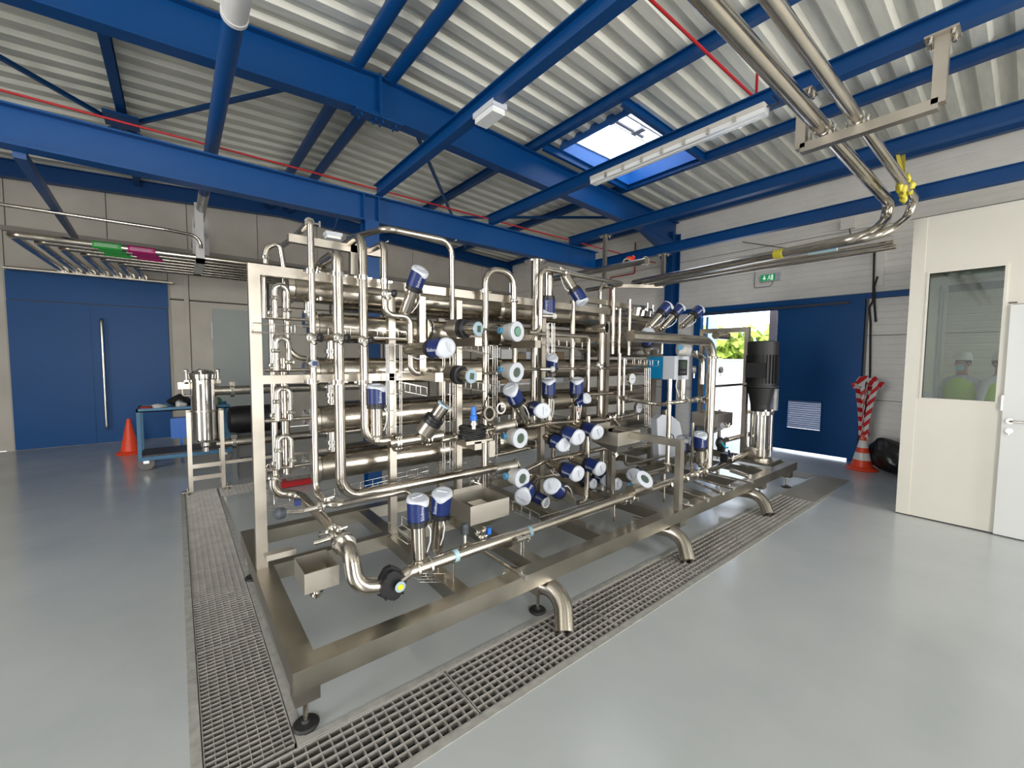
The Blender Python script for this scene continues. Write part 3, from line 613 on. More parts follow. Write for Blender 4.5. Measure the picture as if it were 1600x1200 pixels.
# left feed manifold with little swan necks to each housing
t_ = thing('feed_manifold', 'vertical manifold pipe behind the corner post with clamped swan necks', 'manifold', (.5, 2.98, 1.3))
mx0 = at(427, 600, Y=2.98).x; mx1 = at(436, 600, Y=2.98).x
MB().tube([(mx0, 2.98, at(427, 742, Y=2.98).z), (mx0, 2.98, at(427, 500, Y=2.98).z)], .019, 12).build('riser', STEEL, t_)
MB().tube([(mx1+.03, 2.98, at(436, 742, Y=2.98).z), (mx1+.03, 2.98, at(436, 560, Y=2.98).z)], .026, 12).build('riser', STEEL, t_)
for v in (498, 578, 655, 729):
    z = at(440, v, Y=2.98).z; xl = at(413, v, Y=2.98).x; xr = at(470, v, Y=2.98).x
    MB().tube([(xl, 2.95, z), (xr+.05, 2.95, z)], .012, 10).build('branch_pipe', STEEL, t_)
    MB().tube([(mx0+.01, 2.93, z), (mx0+.01, 2.93, z+.20), (mx1+.05, 2.93, z+.20), (mx1+.05, 2.93, z)], .017, 12, bend=.045).build('swan_neck', BRIGHT, t_)
    clamp((mx0, 2.98, z+.03), (0, 0, 1), .019, t_); clamp((mx1+.05, 2.93, z+.05), (0, 0, 1), .017, t_); clamp((mx0+.01, 2.93, z+.12), (0, 0, 1), .017, t_)
    MB().lathe([(0, .012), (.0, .05), (.012, .05), (.02, .03), (.035, .03)], (xr+.02, 3.0, z), (1, 0, 0), 16).build('coupling', BRIGHT, t_)
    MB().tube([(xl, 2.95, z), (xl-.035, 2.93, z+.005), (xl-.05, 2.92, z-.03)], .005, 6).build('hose_tail', BRIGHT, t_)
pipe([at(412, 497, Y=2.9), at(412, 425, Y=2.9)], 7, 'thin pipe just right of the corner post top'); pipe([at(444, 498, Y=2.95), at(444, 432, Y=2.95)], 7, 'slim vertical pipe under the top rail near the corner post')
pipe([at(415, 412, Y=3.1), at(415, 388, Y=3.1), at(437, 378, Y=3.1), at(445, 430, Y=3.1)], 8, 'small swan neck rising above the corner of the top rail', bend=.06, clamps=(0.4,))
pipe('448,500,3.02 z560 x478', 9, 'curved dull pipe dropping between the post and first riser', bend=.12)
pipe([at(427, 742, Y=2.98), at(427, 772, Y=2.98), at(468, 772, Y=2.98), V((at(468, 772, Y=2.98).x+.03, 2.45, at(468, 772, Y=2.98).z-.03)), V((at(536, 852, Y=2.2).x, 2.2, at(536, 852, Y=2.2).z))], 14, 'pipe leaving the manifold foot and running toward the camera', bend=.08, clamps=(0.1, 3.4))
# big low elbow, butterfly valve, front header
e0 = at(538, 850, Y=2.18)
pipe([e0, e0+V((.0, -.10, -.005)), V((at(556, 915, Y=2.02).x, 2.02, at(556, 918, Y=2.02).z)), V((at(597, 915, Y=2.02).x, 2.02, at(597, 915, Y=2.02).z))], 24, 'fat low elbow pipe leading into the black butterfly valve', n=20, bend=.09,
     extra=lambda t_, P, r: MB().lathe([(-.02, r), (-.02, r*1.35), (-.006, r*1.5), (.006, r*1.5), (.02, r*1.35), (.02, r)], P[0], P[1]-P[0], 22).build('clamp', BRIGHT, t_))
bv = at(612, 912, Y=2.0); t_ = thing('butterfly_valve', 'black butterfly valve body with a yellow and blue round indicator', 'valve', bv)
hx_ = []
for i in range(16):
    a = 2*math.pi*i/16; rr_ = .086 if i % 4 in (0, 1) else .076; hx_.append(bv+V((math.cos(a)*rr_*.95, .03, math.sin(a)*rr_*1.05)))
MB().prism(hx_, (0, 0, 0), (0, -.03, 0)).build('valve_body', BLACK, t_)
MB().prism([bv+(p-bv)*.86 for p in hx_], (0, -.03, 0), (0, -.055, 0)).lathe([(-.035, .03), (.035, .03)], bv+V((0, .02, 0)), (1, 0, 0), 16).build('actuator_cover', BLACK, t_)
MB().lathe([(0, .028), (.004, .027)], bv+V((.022, -.055-.0, 0)), (0, -1, 0), 20).build('indicator_ring', CYAN, t_); MB().lathe([(0, .015), (.003, .014)], bv+V((.022, -.06, 0)), (0, -1, 0), 16).build('indicator_dot', YEL, t_)
for sx in (-.045, .045):
    for sz in (-.05, .05): MB().cyl(bv+V((sx, -.03, sz)), bv+V((sx, -.038, sz)), .007, 6).build('bolt', BLACK, t_)
def hdr(t_, P, r):
    for u, v in ((651, 889), (671, 884)): q = at(u, v, Y=2.01); MB().lathe([(-.006, r), (-.006, r*1.55), (.006, r*1.55), (.006, r)], q, (1, -.02, .03), 20).build('flange', BRIGHT, t_)
    for u, v in ((711, 868), (826, 830), (826, 830)): q = at(u, v, Y=2.01); MB().lathe([(-.014, r), (-.014, r+.004), (.014, r+.004), (.014, r)], q, (1, 0, .03), 20).build('pipe_band', TAPEC, t_, 'pale blue lined pipe clip')
    for u, v in ((973, 780), (985, 776), (1045, 757), (1070, 748), (1085, 742), (1100, 737)): q = at(u, v, Y=2.04); clamp(q, (1, 0, .04), r, t_)
pipe([at(624, 905, Y=2.0), at(640, 893, Y=2.0), at(700, 872, Y=2.01), at(830, 828, Y=2.01), at(960, 783, Y=2.02), at(1060, 750, Y=2.05), at(1116, 732, Y=2.08), at(1186, 700, Y=2.2)], 19, 'long low header pipe running along the front of the whole skid', n=18, bend=.05, extra=hdr)
pipe([at(690, 869, Y=2.2), at(716, 860, Y=2.2), at(800, 838, Y=2.2)], 12, 'short twin pipe directly behind the front header', bend=.05)
for u, v, v2, lab in ((708, 880, 914, 'thin support leg under the header near the blue valves'), (818, 842, 872, 'thin support leg under the header by the knobbed tap'), (960, 785, 815, 'thin support leg under the header past the funnel'), (1038, 760, 787, 'thin support leg under the header beside the hoop')):
    q = at(u, v, Y=2.0); solo(MB().cyl(q, (q.x, q.y, .33), .007, 8), 'support_leg', STEEL, lab, 'support leg')
# elbow outlets over the front drain
for (x, lab) in ((1.735, 'nearest fat bent outlet pipe pointing down into the drain'), (3.12, 'middle bent outlet pipe pointing down into the drain'), (4.72, 'farthest bent outlet pipe pointing down into the drain')):
    t_ = thing('outlet_elbow', lab, 'outlet pipe', (x, 1.8, .2), 'bent outlet pipes')
    MB().tube([(x-.08, 2.1, .185), (x+.07, 1.735, .185), (x-.03, 1.62, .02)], .057, 22, bend=.17, cap=True, seg=10).build('pipe_bend', STEEL, t_)
# small drain cocks lying across the rail
for u, v, u2, v2, lab in ((730, 846, 822, 903, 'thin drain tube nearest the camera crossing the front rail'), (1058, 785, 1083, 791, 'short drain cock at the foot of the hoop'), (1060, 765, 1106, 782, 'drain tube just right of the hoop'), (1082, 752, 1130, 771, 'lower of the paired drain tubes near the large elbow'), (1086, 747, 1146, 764, 'upper of the paired drain tubes near the large elbow'), (1113, 740, 1176, 754, 'drain tube below the pump end valve')):
    a = at(u, v, Z=.375); b2 = at(u2, v2, Z=.375); b2.x = a.x+(b2.x-a.x)*.3 if abs(b2.x-a.x) > .2 else b2.x; b2 = at(u2, v2, Z=.375)
    t_ = thing('drain_tube', lab, 'drain pipe', a, 'drain tubes over the rail'); MB().tube([a, b2], .010, 10).build('pipe_run', STEEL, t_)
    d = (b2-a).normalized(); MB().lathe([(-.05, .010), (-.05, .015), (-.03, .015), (-.03, .011), (-.006, .011), (-.006, .016), (.004, .016), (.004, .008)], b2, d, 12).build('end_fitting', BRIGHT, t_)
    MB().cyl(b2-d*.04, b2-d*.04+V((0, 0, .03)), .005, 6).build('tap_stem', BRIGHT, t_)
q = at(1135, 745, Z=.40); solo(MB().cyl(at(1142, 735, Z=.41), at(1172, 745, Z=.41), .022, 14), 'sample_bottle', BRIGHT, 'shiny steel cylinder lying by the pump base', 'cylinder')

# ---------------------------------------------------------------- valves with blue heads (built once, copied)
def text_mesh(s, size, name, mat_, ext=.0008):
    cu = bpy.data.curves.new(name, 'FONT'); cu.body = s; cu.size = size; cu.extrude = ext; cu.align_x = 'CENTER'; cu.align_y = 'CENTER'; cu.resolution_u = 2
    ob = bpy.data.objects.new('tmp', cu); me = bpy.data.meshes.new_from_object(ob); bpy.data.objects.remove(ob); me.name = name
    me.materials.clear(); me.materials.append(mat_); return me
LOGO = text_mesh('Südmo', .030, 'logo', WHITEP)
def valve_proto(kind):
    t_ = thing('blue_valve', 'x', 'valve', (0, 0, 0), 'blue headed valves', local=True)
    L = {'tall': .19, 'short': .05, 'mid': .13}[kind]
    MB().lathe([(0, .020), (.025, .020), (.025, .034), (.033, .034), (.033, .028), (.045, .030), (.05, .042), (.05+L, .042), (.052+L, .03)], n=22).build('actuator_tube', STEEL, t_)
    z = .05+L
    MB().lathe([(z-.002, .044), (z, .056), (z+.024, .056), (z+.026, .062), (z+.034, .062), (z+.034, .05)], n=22).box((-.012, .05, z+.004), (.012, .075, z+.024)).box((.05, -.012, z+.004), (.072, .012, z+.02)).build('black_collar', BLACK, t_)
    h = MB().lathe([(z+.034, .0575), (z+.036, .060), (z+.150, .061), (z+.156, .058)], n=28).build('blue_head', BLUEV, t_)
    lo = bpy.data.objects.new('logo', LOGO); C.objects.link(lo); lo.parent = h; lo.matrix_local = Matrix.Translation((0, -.0615, z+.085)) @ Matrix.Rotation(R_(90), 4, 'X') @ Matrix.Rotation(R_(90), 4, 'Z')
    cp = MB(); n_ = 32; rings = []
    zt_ = z+.152; vs = []
    for lev in range(5):
        for i in range(n_):
            a = 2*math.pi*i/n_; ca = math.cos(a+1.15)                # pointed lip of the cap on one side
            lip = .026*max(0, ca)**7
            if lev == 0: r, zz = .0635+.006*max(0, ca)**4, zt_-.006-lip
            elif lev == 1: r, zz = .0640+.008*max(0, ca)**4, zt_+.006-lip*.15
            elif lev == 2: r, zz = .059, zt_+.016
            elif lev == 3: r, zz = .044, zt_+.021
            else: r, zz = .020, zt_+.016
            vs.append((r*math.cos(a), r*math.sin(a), zz+(.010*math.sin(a) if lev in (2, 3) else 0)))
    fs = [(l*n_+i, l*n_+(i+1) % n_, (l+1)*n_+(i+1) % n_, (l+1)*n_+i) for l in range(4) for i in range(n_)]
    cp.add(vs, fs, True); cp.add(vs[-n_:], [tuple(range(n_))]); cp.bar((-.035, -.01, zt_+.021), (.03, .012, zt_+.021), .016, .008)
    cp.build('white_cap', WHITEP, t_)
    if kind != 'short': MB().tube([(.045, -.03, z), (.062, -.036, z-.03), (.058, -.034, z-.10*L/.19), (.040, -.024, z-.85*L)], .0045, 8, bend=.04).build('air_hose', CABLEW, t_)
    return t_, z+.19
PROTO = {}
for k_ in ('tall', 'mid', 'short'): PROTO[k_] = valve_proto(k_); learn(PROTO[k_][0])
USED = set()
def orient(o, base, tip, L, spin=0, smax=1.06):
    base, tip = V(base), V(tip); d = (tip-base); s = min(smax, max(.82, d.length/L)); d.normalize(); base = tip-d*L*s
    cdir = (cam0-base); cdir = (cdir-d*cdir.dot(d)).normalized()
    y = -cdir; x = y.cross(d); M = Matrix(((x.x, y.x, d.x), (x.y, y.y, d.y), (x.z, y.z, d.z))).to_4x4()
    o.matrix_world = Matrix.Translation(base) @ M @ Matrix.Rotation(R_(spin), 4, 'Z') @ Matrix.Scale(s, 4)
def valve(kind, b_, t_, lab, spin=20):
    root, L = PROTO[kind]
    o = root if kind not in USED else dup(root); USED.add(kind); o['label'] = lab
    orient(o, at(b_[0], b_[1], Y=b_[2]), at(t_[0], t_[1], Y=t_[2]), L, spin)
valve('tall', (655, 884, 2.01), (652, 771, 2.02), 'upright blue valve nearest the camera beside the black butterfly valve', 25)
valve('tall', (681, 864, 2.2), (692, 763, 2.14), 'leaning blue valve just right of the nearest upright one', -30)
valve('tall', (589, 690, 2.70), (588, 597, 2.70), 'upright blue valve standing alone among the left vertical pipes', 25)
valve('tall', (628, 500, 2.80), (659, 416, 2.62), 'blue valve leaning right at the top of the left pipes', 20)
valve('tall', (632, 546, 2.80), (704, 543, 2.36), 'horizontal blue valve with a large white face below the top positioner', 10)
valve('tall', (857, 400, 2.76), (856, 498, 2.76), 'upside down blue valve hanging under the thin top loop', 10)
valve('tall', (876, 418, 2.72), (913, 477, 2.55), 'blue valve pointing down right from the thin top pipe', 10)
valve('short', (862, 592, 2.74), (862, 554, 2.66), 'short blue valve above the white ball by the centre pipes', 25)
valve('tall', (857, 664, 2.72), (857, 588, 2.70), 'upright blue valve left of the one with stickers', -20)
valve('tall', (900, 662, 2.72), (901, 588, 2.70), 'upright blue valve with paper stickers on its body', -20)
valve('tall', (830, 672, 2.72), (795, 602, 2.62), 'blue valve leaning left above the third round transmitter', -25)
valve('short', (824, 634, 2.80), (852, 643, 2.5), 'blue valve with a round white face between leaning and upright ones', 0)
valve('short', (905, 628, 2.68), (921, 620, 2.58), 'small blue coil head tied to the right of the stickered valve', 0)
valve('mid', (846, 664, 2.78), (909, 685, 2.32), 'left valve of the upper row pointing at the camera', 25)
valve('mid', (884, 660, 2.84), (938, 677, 2.40), 'right valve of the upper row pointing at the camera', 25)
valve('short', (850, 682, 2.70), (886, 697, 2.42), 'blue valve with hanging cables just under the upper row', 10)
valve('mid', (845, 720, 2.78), (908, 742, 2.32), 'left valve of the middle row pointing at the camera', 25)
valve('mid', (880, 712, 2.84), (943, 734, 2.38), 'right valve of the middle row pointing at the camera', 25)
valve('mid', (905, 733, 3.0), (954, 752, 2.55), 'blue valve half hidden behind the middle row right end', 10)
valve('mid', (925, 742, 3.0), (968, 758, 2.62), 'rightmost small blue valve of the lower row', 10)
valve('short', (905, 750, 2.8), (931, 757, 2.62), 'blue valve peeping out behind the bright bent pipe', 0)
valve('mid', (852, 722, 2.74), (814, 781, 2.42), 'blue valve pointing down left below the fourth round transmitter', -10)
valve('short', (826, 770, 2.66), (858, 787, 2.50), 'uncapped looking blue valve with a dark open ring in front', 0)
valve('tall', (912, 795, 2.48), (858, 757, 2.34), 'large blue valve leaning left just above the front header', 30)
valve('mid', (1094, 742, 2.16), (1094, 674, 2.14), 'upright blue valve beside the foot of the large elbow', 20)
valve('mid', (1066, 745, 2.4), (1067, 680, 2.38), 'upright blue valve half hidden behind the steel hoop', 20)
valve('tall', (1002, 524, 2.85), (1047, 474, 2.72), 'left one of three parallel tilted blue valves at the top right', 20)
valve('tall', (1020, 527, 2.85), (1066, 477, 2.72), 'middle one of three parallel tilted blue valves', 20)
valve('tall', (1046, 527, 2.80), (1096, 481, 2.68), 'right one of three parallel tilted blue valves nearest the door', 20)
valve('short', (1010, 553, 2.68), (1013, 514, 2.58), 'short upright blue valve at the left end of the large elbow', 25)
valve('short', (1020, 738, 2.6), (986, 742, 2.5), 'blue valve behind the tilted front round transmitter', 0)
for (u, v, y, r1, lab) in ((853, 786, 2.46, 7, 'open white ring fitting dangling before a lower blue valve'), (783, 638, 2.6, 8, 'pale open ring clipped left of the leaning blue valve')):
    q = at(u, v, Y=y); rr_ = wpx(2*r1, q); solo(MB().tube([q+V((math.cos(a/20*6.2832)*rr_, 0, math.sin(a/20*6.2832)*rr_)) for a in range(20)], rr_*.16, 8, closed=True), 'open_ring', CABLEW, lab, 'ring')
# ---- stickers on the stickered valve
q = at(904, 636, Y=2.66); solo(MB().box((q.x-.018, q.y-.004, q.z), (q.x+.02, q.y-.003, q.z+.035)), 'sticker', TAPEC, 'pale blue sticker on the right upright valve body', 'sticker')
solo(MB().box((q.x-.012, q.y-.004, q.z-.05), (q.x+.026, q.y-.003, q.z-.006)), 'sticker', mat('pink_label', (.7, .45, .42), .6), 'pink sticker below the pale blue one on the valve', 'sticker')
# ---- control valves with round display heads
def positioner(b_, t_, lab, first=[None]):
    if first[0] is None:
        p_ = thing('control_valve', lab, 'valve', (0, 0, 0), 'display headed control valves', local=True)
        MB().lathe([(-.02, .03), (.0, .036), (.03, .036), (.04, .05), (.05, .072), (.055, .075), (.15, .075), (.155, .07)], n=28).build('actuator_body', FRAME, p_)
        MB().lathe([(.155, .07), (.157, .079), (.185, .079), (.187, .072), (.195, .072), (.197, .078), (.215, .078), (.22, .06), (.235, .055)], n=28).box((-.02, .06, .16), (.02, .10, .21)).build('black_collar', BLACK, p_)
        MB().lathe([(.235, .05), (.236, .054), (.33, .054)], n=26).build('positioner_head', STEEL, p_)
        f = MB().lathe([(.33, .054), (.332, .058), (.345, .056), (.346, .045)], n=26).build('bezel', CYAN, p_)
        MB().box((-.026, -.022, .3462), (.026, .022, .3478)).build('display', LCD, f)
        learn(p_); first[0] = p_; o = p_
    else: o = dup(first[0], lab)
    orient(o, at(*b_[:2], Y=b_[2]), at(*t_[:2], Y=t_[2]), .35, 0, .88)
positioner((668, 512, 2.92), (749, 514, 2.44), 'top control valve with a round display facing the aisle')
positioner((682, 582, 2.88), (738, 588, 2.46), 'middle control valve with a square display facing the aisle')
positioner((655, 688, 2.72), (695, 631, 2.60), 'lower control valve tilted up right on a clamped tee')
def round_trans(u, v, y, lab, size=1.0, dirv=(0.15, -1, 0), mm_=LCD, first=[None]):
    if first[0] is None:
        p_ = thing('round_transmitter', lab, 'transmitter', (0, 0, 0), 'round white transmitters', local=True)
        MB().lathe([(-.11, .03), (-.105, .055), (-.04, .062), (-.035, .066), (-.02, .066)], n=30).build('housing', BEIGEP, p_)
        fc = MB().lathe([(-.02, .069), (-.002, .069), (.0, .064), (.0, .036), (-.006, .035)], n=30).build('front_ring', WHITEP, p_)
        MB().lathe([(-.006, .035), (-.005, .034)], n=24).build('display', mm_, fc)
        MB().lathe([(0, .018), (.035, .018), (.035, .024), (.045, .024)], (.035, -.005, -.095), (1, -.1, -.25), 14).build('neck', mat('neck_blue', (.10, .33, .55), .4), p_)
        MB().lathe([(0, .012), (.03, .014), (.04, .014)], (-.05, .02, -.08), (-1, .2, 0), 10).build('cable_gland', BRIGHT, p_)
        learn(p_); first[0] = p_; o = p_
    else: o = dup(first[0], lab)
    c = at(u, v, Y=y); d = V(dirv).normalized(); z = V((0, 0, 1)); yy = (z-d*z.dot(d)).normalized()*-1; x = yy.cross(d)
    o.matrix_world = Matrix.Translation(c) @ Matrix(((x.x, yy.x, d.x), (x.y, yy.y, d.y), (x.z, yy.z, d.z))).to_4x4() @ Matrix.Scale(size*1.13, 4)
    return o
round_trans(809, 518, 2.52, 'top round white transmitter with a green display')
round_trans(808, 582, 2.52, 'second round white transmitter below the green display one', dirv=(.1, -1, -.1))
round_trans(814, 685, 2.50, 'third round white transmitter on the clamped sloping pipe', dirv=(.05, -1, .0))
round_trans(817, 748, 2.48, 'fourth and lowest round white transmitter of the column', dirv=(.05, -1, .0))
round_trans(1008, 748, 2.02, 'tilted round transmitter on a blue neck over the front header', size=1.0, dirv=(-.15, -.8, .75))
round_trans(1077, 545, 2.35, 'round transmitter turned right above the controller box', size=1.05, dirv=(.75, -.7, 0))
q = at(809, 518, Y=2.515); solo(MB().lathe([(0, .033), (.002, .032)], q, (.15, -1, 0), 24), 'lit_display', LCDG, 'green lit display glass of the top transmitter', 'display')
for (u, v, y, u0_, lab) in ((786, 668, 2.6, 770, 'fat flow tube left of the third transmitter'), (790, 732, 2.6, 772, 'fat flow tube left of the fourth transmitter')):
    a = at(u0_, v+2, Y=y+.1); b2 = at(u+16, v-5, Y=y+.1); t_ = thing('flow_tube', lab, 'flow meter', a); MB().cyl(a, b2, .045, 20).build('tube_body', SHEET, t_)
    clamp(a, b2-a, .036, t_, False); clamp(b2, b2-a, .036, t_, False)
a = at(985, 768, Y=2.03); b2 = at(1012, 760, Y=2.04); t_ = thing('flow_tube', 'fat flow tube in the front header under the tilted transmitter', 'flow meter', a); MB().cyl(a, b2, .05, 20).build('tube_body', STEEL, t_); MB().cyl(a.lerp(b2, .5), at(1004, 752, Y=2.03), .022, 12).build('neck', BRBLUE, t_)
# ---- flanged tee under the lower control valve
t_ = thing('flanged_tee', 'bolted flange pair and tee under the lower control valve', 'flange', at(640, 690, Y=2.72))
a = at(608, 692, Y=2.72); b2 = at(690, 690, Y=2.72); b2.z = a.z+.01
MB().cyl(a, b2, .036, 18).build('tee_body', STEEL, t_)
for u in (617, 621, 664, 669):
    q = at(u, 691, Y=2.72); q.z = a.z; MB().lathe([(-.006, .03), (-.006, .066), (.006, .066), (.006, .03)], q, (1, 0, 0), 24).build('flange', BRIGHT, t_)
for u in (619, 666):
    q = at(u, 691, Y=2.72); q.z = a.z; bm_ = None
    for kk in range(4):
        aa = R_(45+90*kk); c = q+V((0, math.cos(aa)*.055, math.sin(aa)*.055)); MB().cyl(c-V((.022, 0, 0)), c+V((.022, 0, 0)), .008, 8).build('flange_bolt', BRIGHT, t_)
# round flanges by the top positioner
t_ = thing('flange_pair', 'bolted round flange left of the top control valve', 'flange', at(668, 514, Y=2.8))
for dx in (0, .025): q = at(666, 514, Y=2.85)+V((dx, 0, 0)); MB().lathe([(-.006, .02), (-.006, .075), (.006, .075), (.006, .02)], q, (1, 0, 0), 28).build('flange', BRIGHT, t_)
t_ = thing('flange_pair', 'small round flange left of the middle control valve', 'flange', at(672, 584, Y=2.8))
for dx in (0, .02): q = at(671, 585, Y=2.74)+V((dx, 0, 0)); MB().lathe([(-.005, .015), (-.005, .042), (.005, .042), (.005, .015)], q, (1, 0, 0), 24).build('flange', BRIGHT, t_)
# ---- sample taps with black knobs
for (u, v, y, lab) in ((486, 528, 2.70, 'black knobbed sample tap on the first riser'), (528, 528, 2.68, 'black knobbed sample tap on the thick second riser'), (566, 532, 2.70, 'black knobbed sample tap on the third riser'), (602, 459, 2.70, 'black knobbed sample tap high on the stepped pipe'), (935, 570, 2.75, 'dark knobbed tap on the thick vertical pipe at right')):
    q = at(u, v, Y=y); t_ = thing('sample_tap', lab, 'tap', q, 'sample taps')
    MB().sphere(q, .030, 14, (1, .8, 1.1)).tube([q, q+V((.02, -.02, -.035))], .014, 10).build('tap_body', BRIGHT, t_)
    MB().cyl(q, q+V((.035, -.05, 0)), .012, 10).build('tap_stem', BRIGHT, t_)
    MB().lathe([(0, .018), (.004, .024), (.02, .026), (.026, .018)], q+V((.03, -.045, 0)), (.6, -.8, -.05), 12).build('knob', BLACK, t_)
# ---- gauges
def gauge(u, v, y, wp, lab, dirv=(0, -1, 0)):
    q = at(u, v, Y=y); r = wpx(wp, q); t_ = thing('pressure_gauge', lab, 'gauge', q, 'pressure gauges'); d = V(dirv).normalized()
    MB().lathe([(-.03, r*.8), (-.028, r), (.0, r), (.0, r*.9), (-.004, r*.88)], q, d, 26).build('gauge_case', BRIGHT, t_)
    f = MB().lathe([(-.004, r*.88), (-.003, r*.87)], q, d, 26).build('dial', WHITEP, t_)
    MB().bar(q-V((r*.5, .0, 0))+d*.002, q+V((r*.5, 0, .02*r))+d*.002, .002, .004).build('pointer', BLACK, f)
    MB().cyl(q-d*.015-V((0, 0, r*.9)), q-d*.015-V((0, 0, r*2.1)), .008, 8).build('stem', BRIGHT, t_)
gauge(988.5, 592, 2.6, 18, 'round gauge left of the thin wire tray'); gauge(999, 637, 2.7, 18, 'round gauge half hidden above the square hopper')
gauge(1087, 578, 2.2, 12, 'round gauge right of the controller screen', (.5, -.8, 0)); gauge(1128, 578, 2.6, 10, 'small gauge hanging in the bright doorway'); gauge(491, 568, 2.66, 13, 'small gauge with a blue dial patch on the first riser')
q = at(492, 569, Y=2.655); solo(MB().box((q.x-.012, q.y, q.z-.01), (q.x+.016, q.y+.002, q.z+.018)), 'dial_sticker', BLUEV, 'blue patch on the small riser gauge', 'sticker')
for (u, v, y, lab) in ((866, 494, 2.62, 'white ball on the hanging upside down valve'), (863, 577, 2.6, 'white ball under the short blue centre valve')):
    q = at(u, v, Y=y); t_ = thing('ball_sensor', lab, 'sensor', q); MB().sphere(q, .026, 14).build('white_ball', BEIGEP, t_); MB().cyl(q, q+V((-.09, .05, .0)), .018, 12).build('sensor_body', STEEL, t_)
# ---- open nozzles
def nozzle(u, v, y, wp, lab, dirv, L=.12):
    q = at(u, v, Y=y); r = wpx(wp, q); d = V(dirv).normalized(); t_ = thing('open_nozzle', lab, 'nozzle', q)
    MB().lathe([(-L, r*.45), (-.03, r*.85), (0, r*.9), (0, r*1.12), (.014, r*1.12), (.014, r*.82), (-.05, r*.78)], q, d, 26).build('nozzle_cone', STEEL, t_)
    MB().lathe([(-.05, r*.78), (-.049, r*.77)], q, d, 20).build('dark_bore', mat('bore_dark', (.05, .05, .045), .6), t_)
nozzle(946, 513, 2.62, 17, 'flanged open nozzle facing the aisle at the end of a housing', (.35, -1, 0), .16); nozzle(763, 646, 2.6, 21, 'dark open nozzle right of the blue tipped sensor', (.15, -1, .1), .12)
nozzle(979, 412, 3.6, 15, 'open clamp flange on the overhead pipe beside the orange plug', (-.3, -1, 0), .10); nozzle(1008, 408, 3.3, 13, 'second open clamp flange on the overhead pipes', (-.3, -1, 0), .10)
# ---- blue tipped sensor with coiled cable on its bracket
q = at(743, 686, Y=2.55); t_ = thing('sensor_bracket', 'grey steel bracket holding the coiled black cable', 'bracket', q)
MB().box((q.x-.10, q.y-.03, q.z-.03), (q.x+.13, q.y+.22, q.z-.005)).box((q.x+.09, q.y-.05, q.z-.14), (q.x+.14, q.y-.045, q.z-.02)).build('bracket_plate', FRAME, t_)
t_ = thing('cable_coil', 'black cable wound in a flat coil below the blue tipped sensor', 'cable', q); mb = MB()
for kk in range(7):
    rr_ = .105-.004*(kk % 3); zz = q.z+.010+.013*kk; sh = .008*math.sin(kk*2.1)
    mb.tube([(q.x+sh+rr_*math.cos(a/24*6.2832), q.y+.04+rr_*.75*math.sin(a/24*6.2832), zz+.004*math.sin(a+kk)) for a in range(24)], .007, 8, closed=True)
mb.build('cable_loop', RUBBER, t_, kind='stuff')
MB().tube([q+V((.02, 0, .09)), q+V((.06, -.05, .30)), q+V((.13, .0, .35))], .005, 8, bend=.06).build('cable_tail', RUBBER, t_)
b_ = at(740, 668, Y=2.5); t_ = thing('probe_sensor', 'upright sensor with a bright blue plastic top', 'sensor', b_)
MB().lathe([(-.01, .018), (.02, .018), (.02, .028), (.035, .028), (.035, .020), (.05, .020)], b_, n=16).build('sensor_base', BRIGHT, t_)
MB().lathe([(.05, .024), (.052, .026), (.085, .026), (.09, .020), (.15, .017), (.152, .01)], b_, n=18).build('blue_cap', BRBLUE, t_)
# ---- controller box
c0 = at(1054, 575, Y=2.45); t_ = thing('controller_box', 'white and blue controller box with a dark screen on the right side', 'controller', c0)
MB().box((c0.x-.0, c0.y-.0, c0.z-.13), (c0.x+.30, c0.y+.14, c0.z+.13)).build('front_case', WHITEP, t_)
MB().box((c0.x+.01, c0.y+.14, c0.z-.125), (c0.x+.29, c0.y+.33, c0.z+.12)).build('rear_case', CTRLB, t_)
b2 = MB().box((c0.x+.075, c0.y-.004, c0.z-.085), (c0.x+.26, c0.y, c0.z+.09)).build('screen_bezel', BLACK, t_); MB().box((c0.x+.10, c0.y-.006, c0.z-.01), (c0.x+.225, c0.y-.004, c0.z+.075)).build('screen', LCD, b2)
for kk in range(3): MB().box((c0.x+.10+kk*.045, c0.y-.007, c0.z-.06), (c0.x+.13+kk*.045, c0.y-.004, c0.z-.035)).build('button', mat('button_grey', (.12, .13, .14), .4), b2)
MB().box((c0.x-.01, c0.y+.33, c0.z-.15), (c0.x+.28, c0.y+.345, c0.z+.15)).build('mounting_plate', FRAME, t_)
solo(MB().tube([at(1058, 592, Y=2.4), at(1056, 604, Y=2.4), at(1061, 620, Y=2.4)], .006, 8, bend=.05), 'white_hose', CABLEW, 'white cable dropping from the controller box', 'cable')
# ---- white instrument cabinet low on the right (leans behind the hoop)
q = at(1045, 690, Y=2.75); t_ = thing('white_cover', 'curved white plastic cover standing behind the steel hoop', 'cover', q)
P_ = [(1026, 655), (1035, 648), (1050, 650), (1062, 660), (1068, 688), (1060, 712), (1045, 715), (1030, 720)]
MB().prism([at(u, v, Y=2.75) for u, v in P_][::-1], (0, 0, 0), (0, .12, 0)).build('cover_shell', WHITEP, t_)
MB().tube([at(1048, 678, Y=2.73), at(1052, 681, Y=2.71), at(1054, 690, Y=2.73)], .006, 8, bend=.02).build('carry_handle', BLACK, t_)
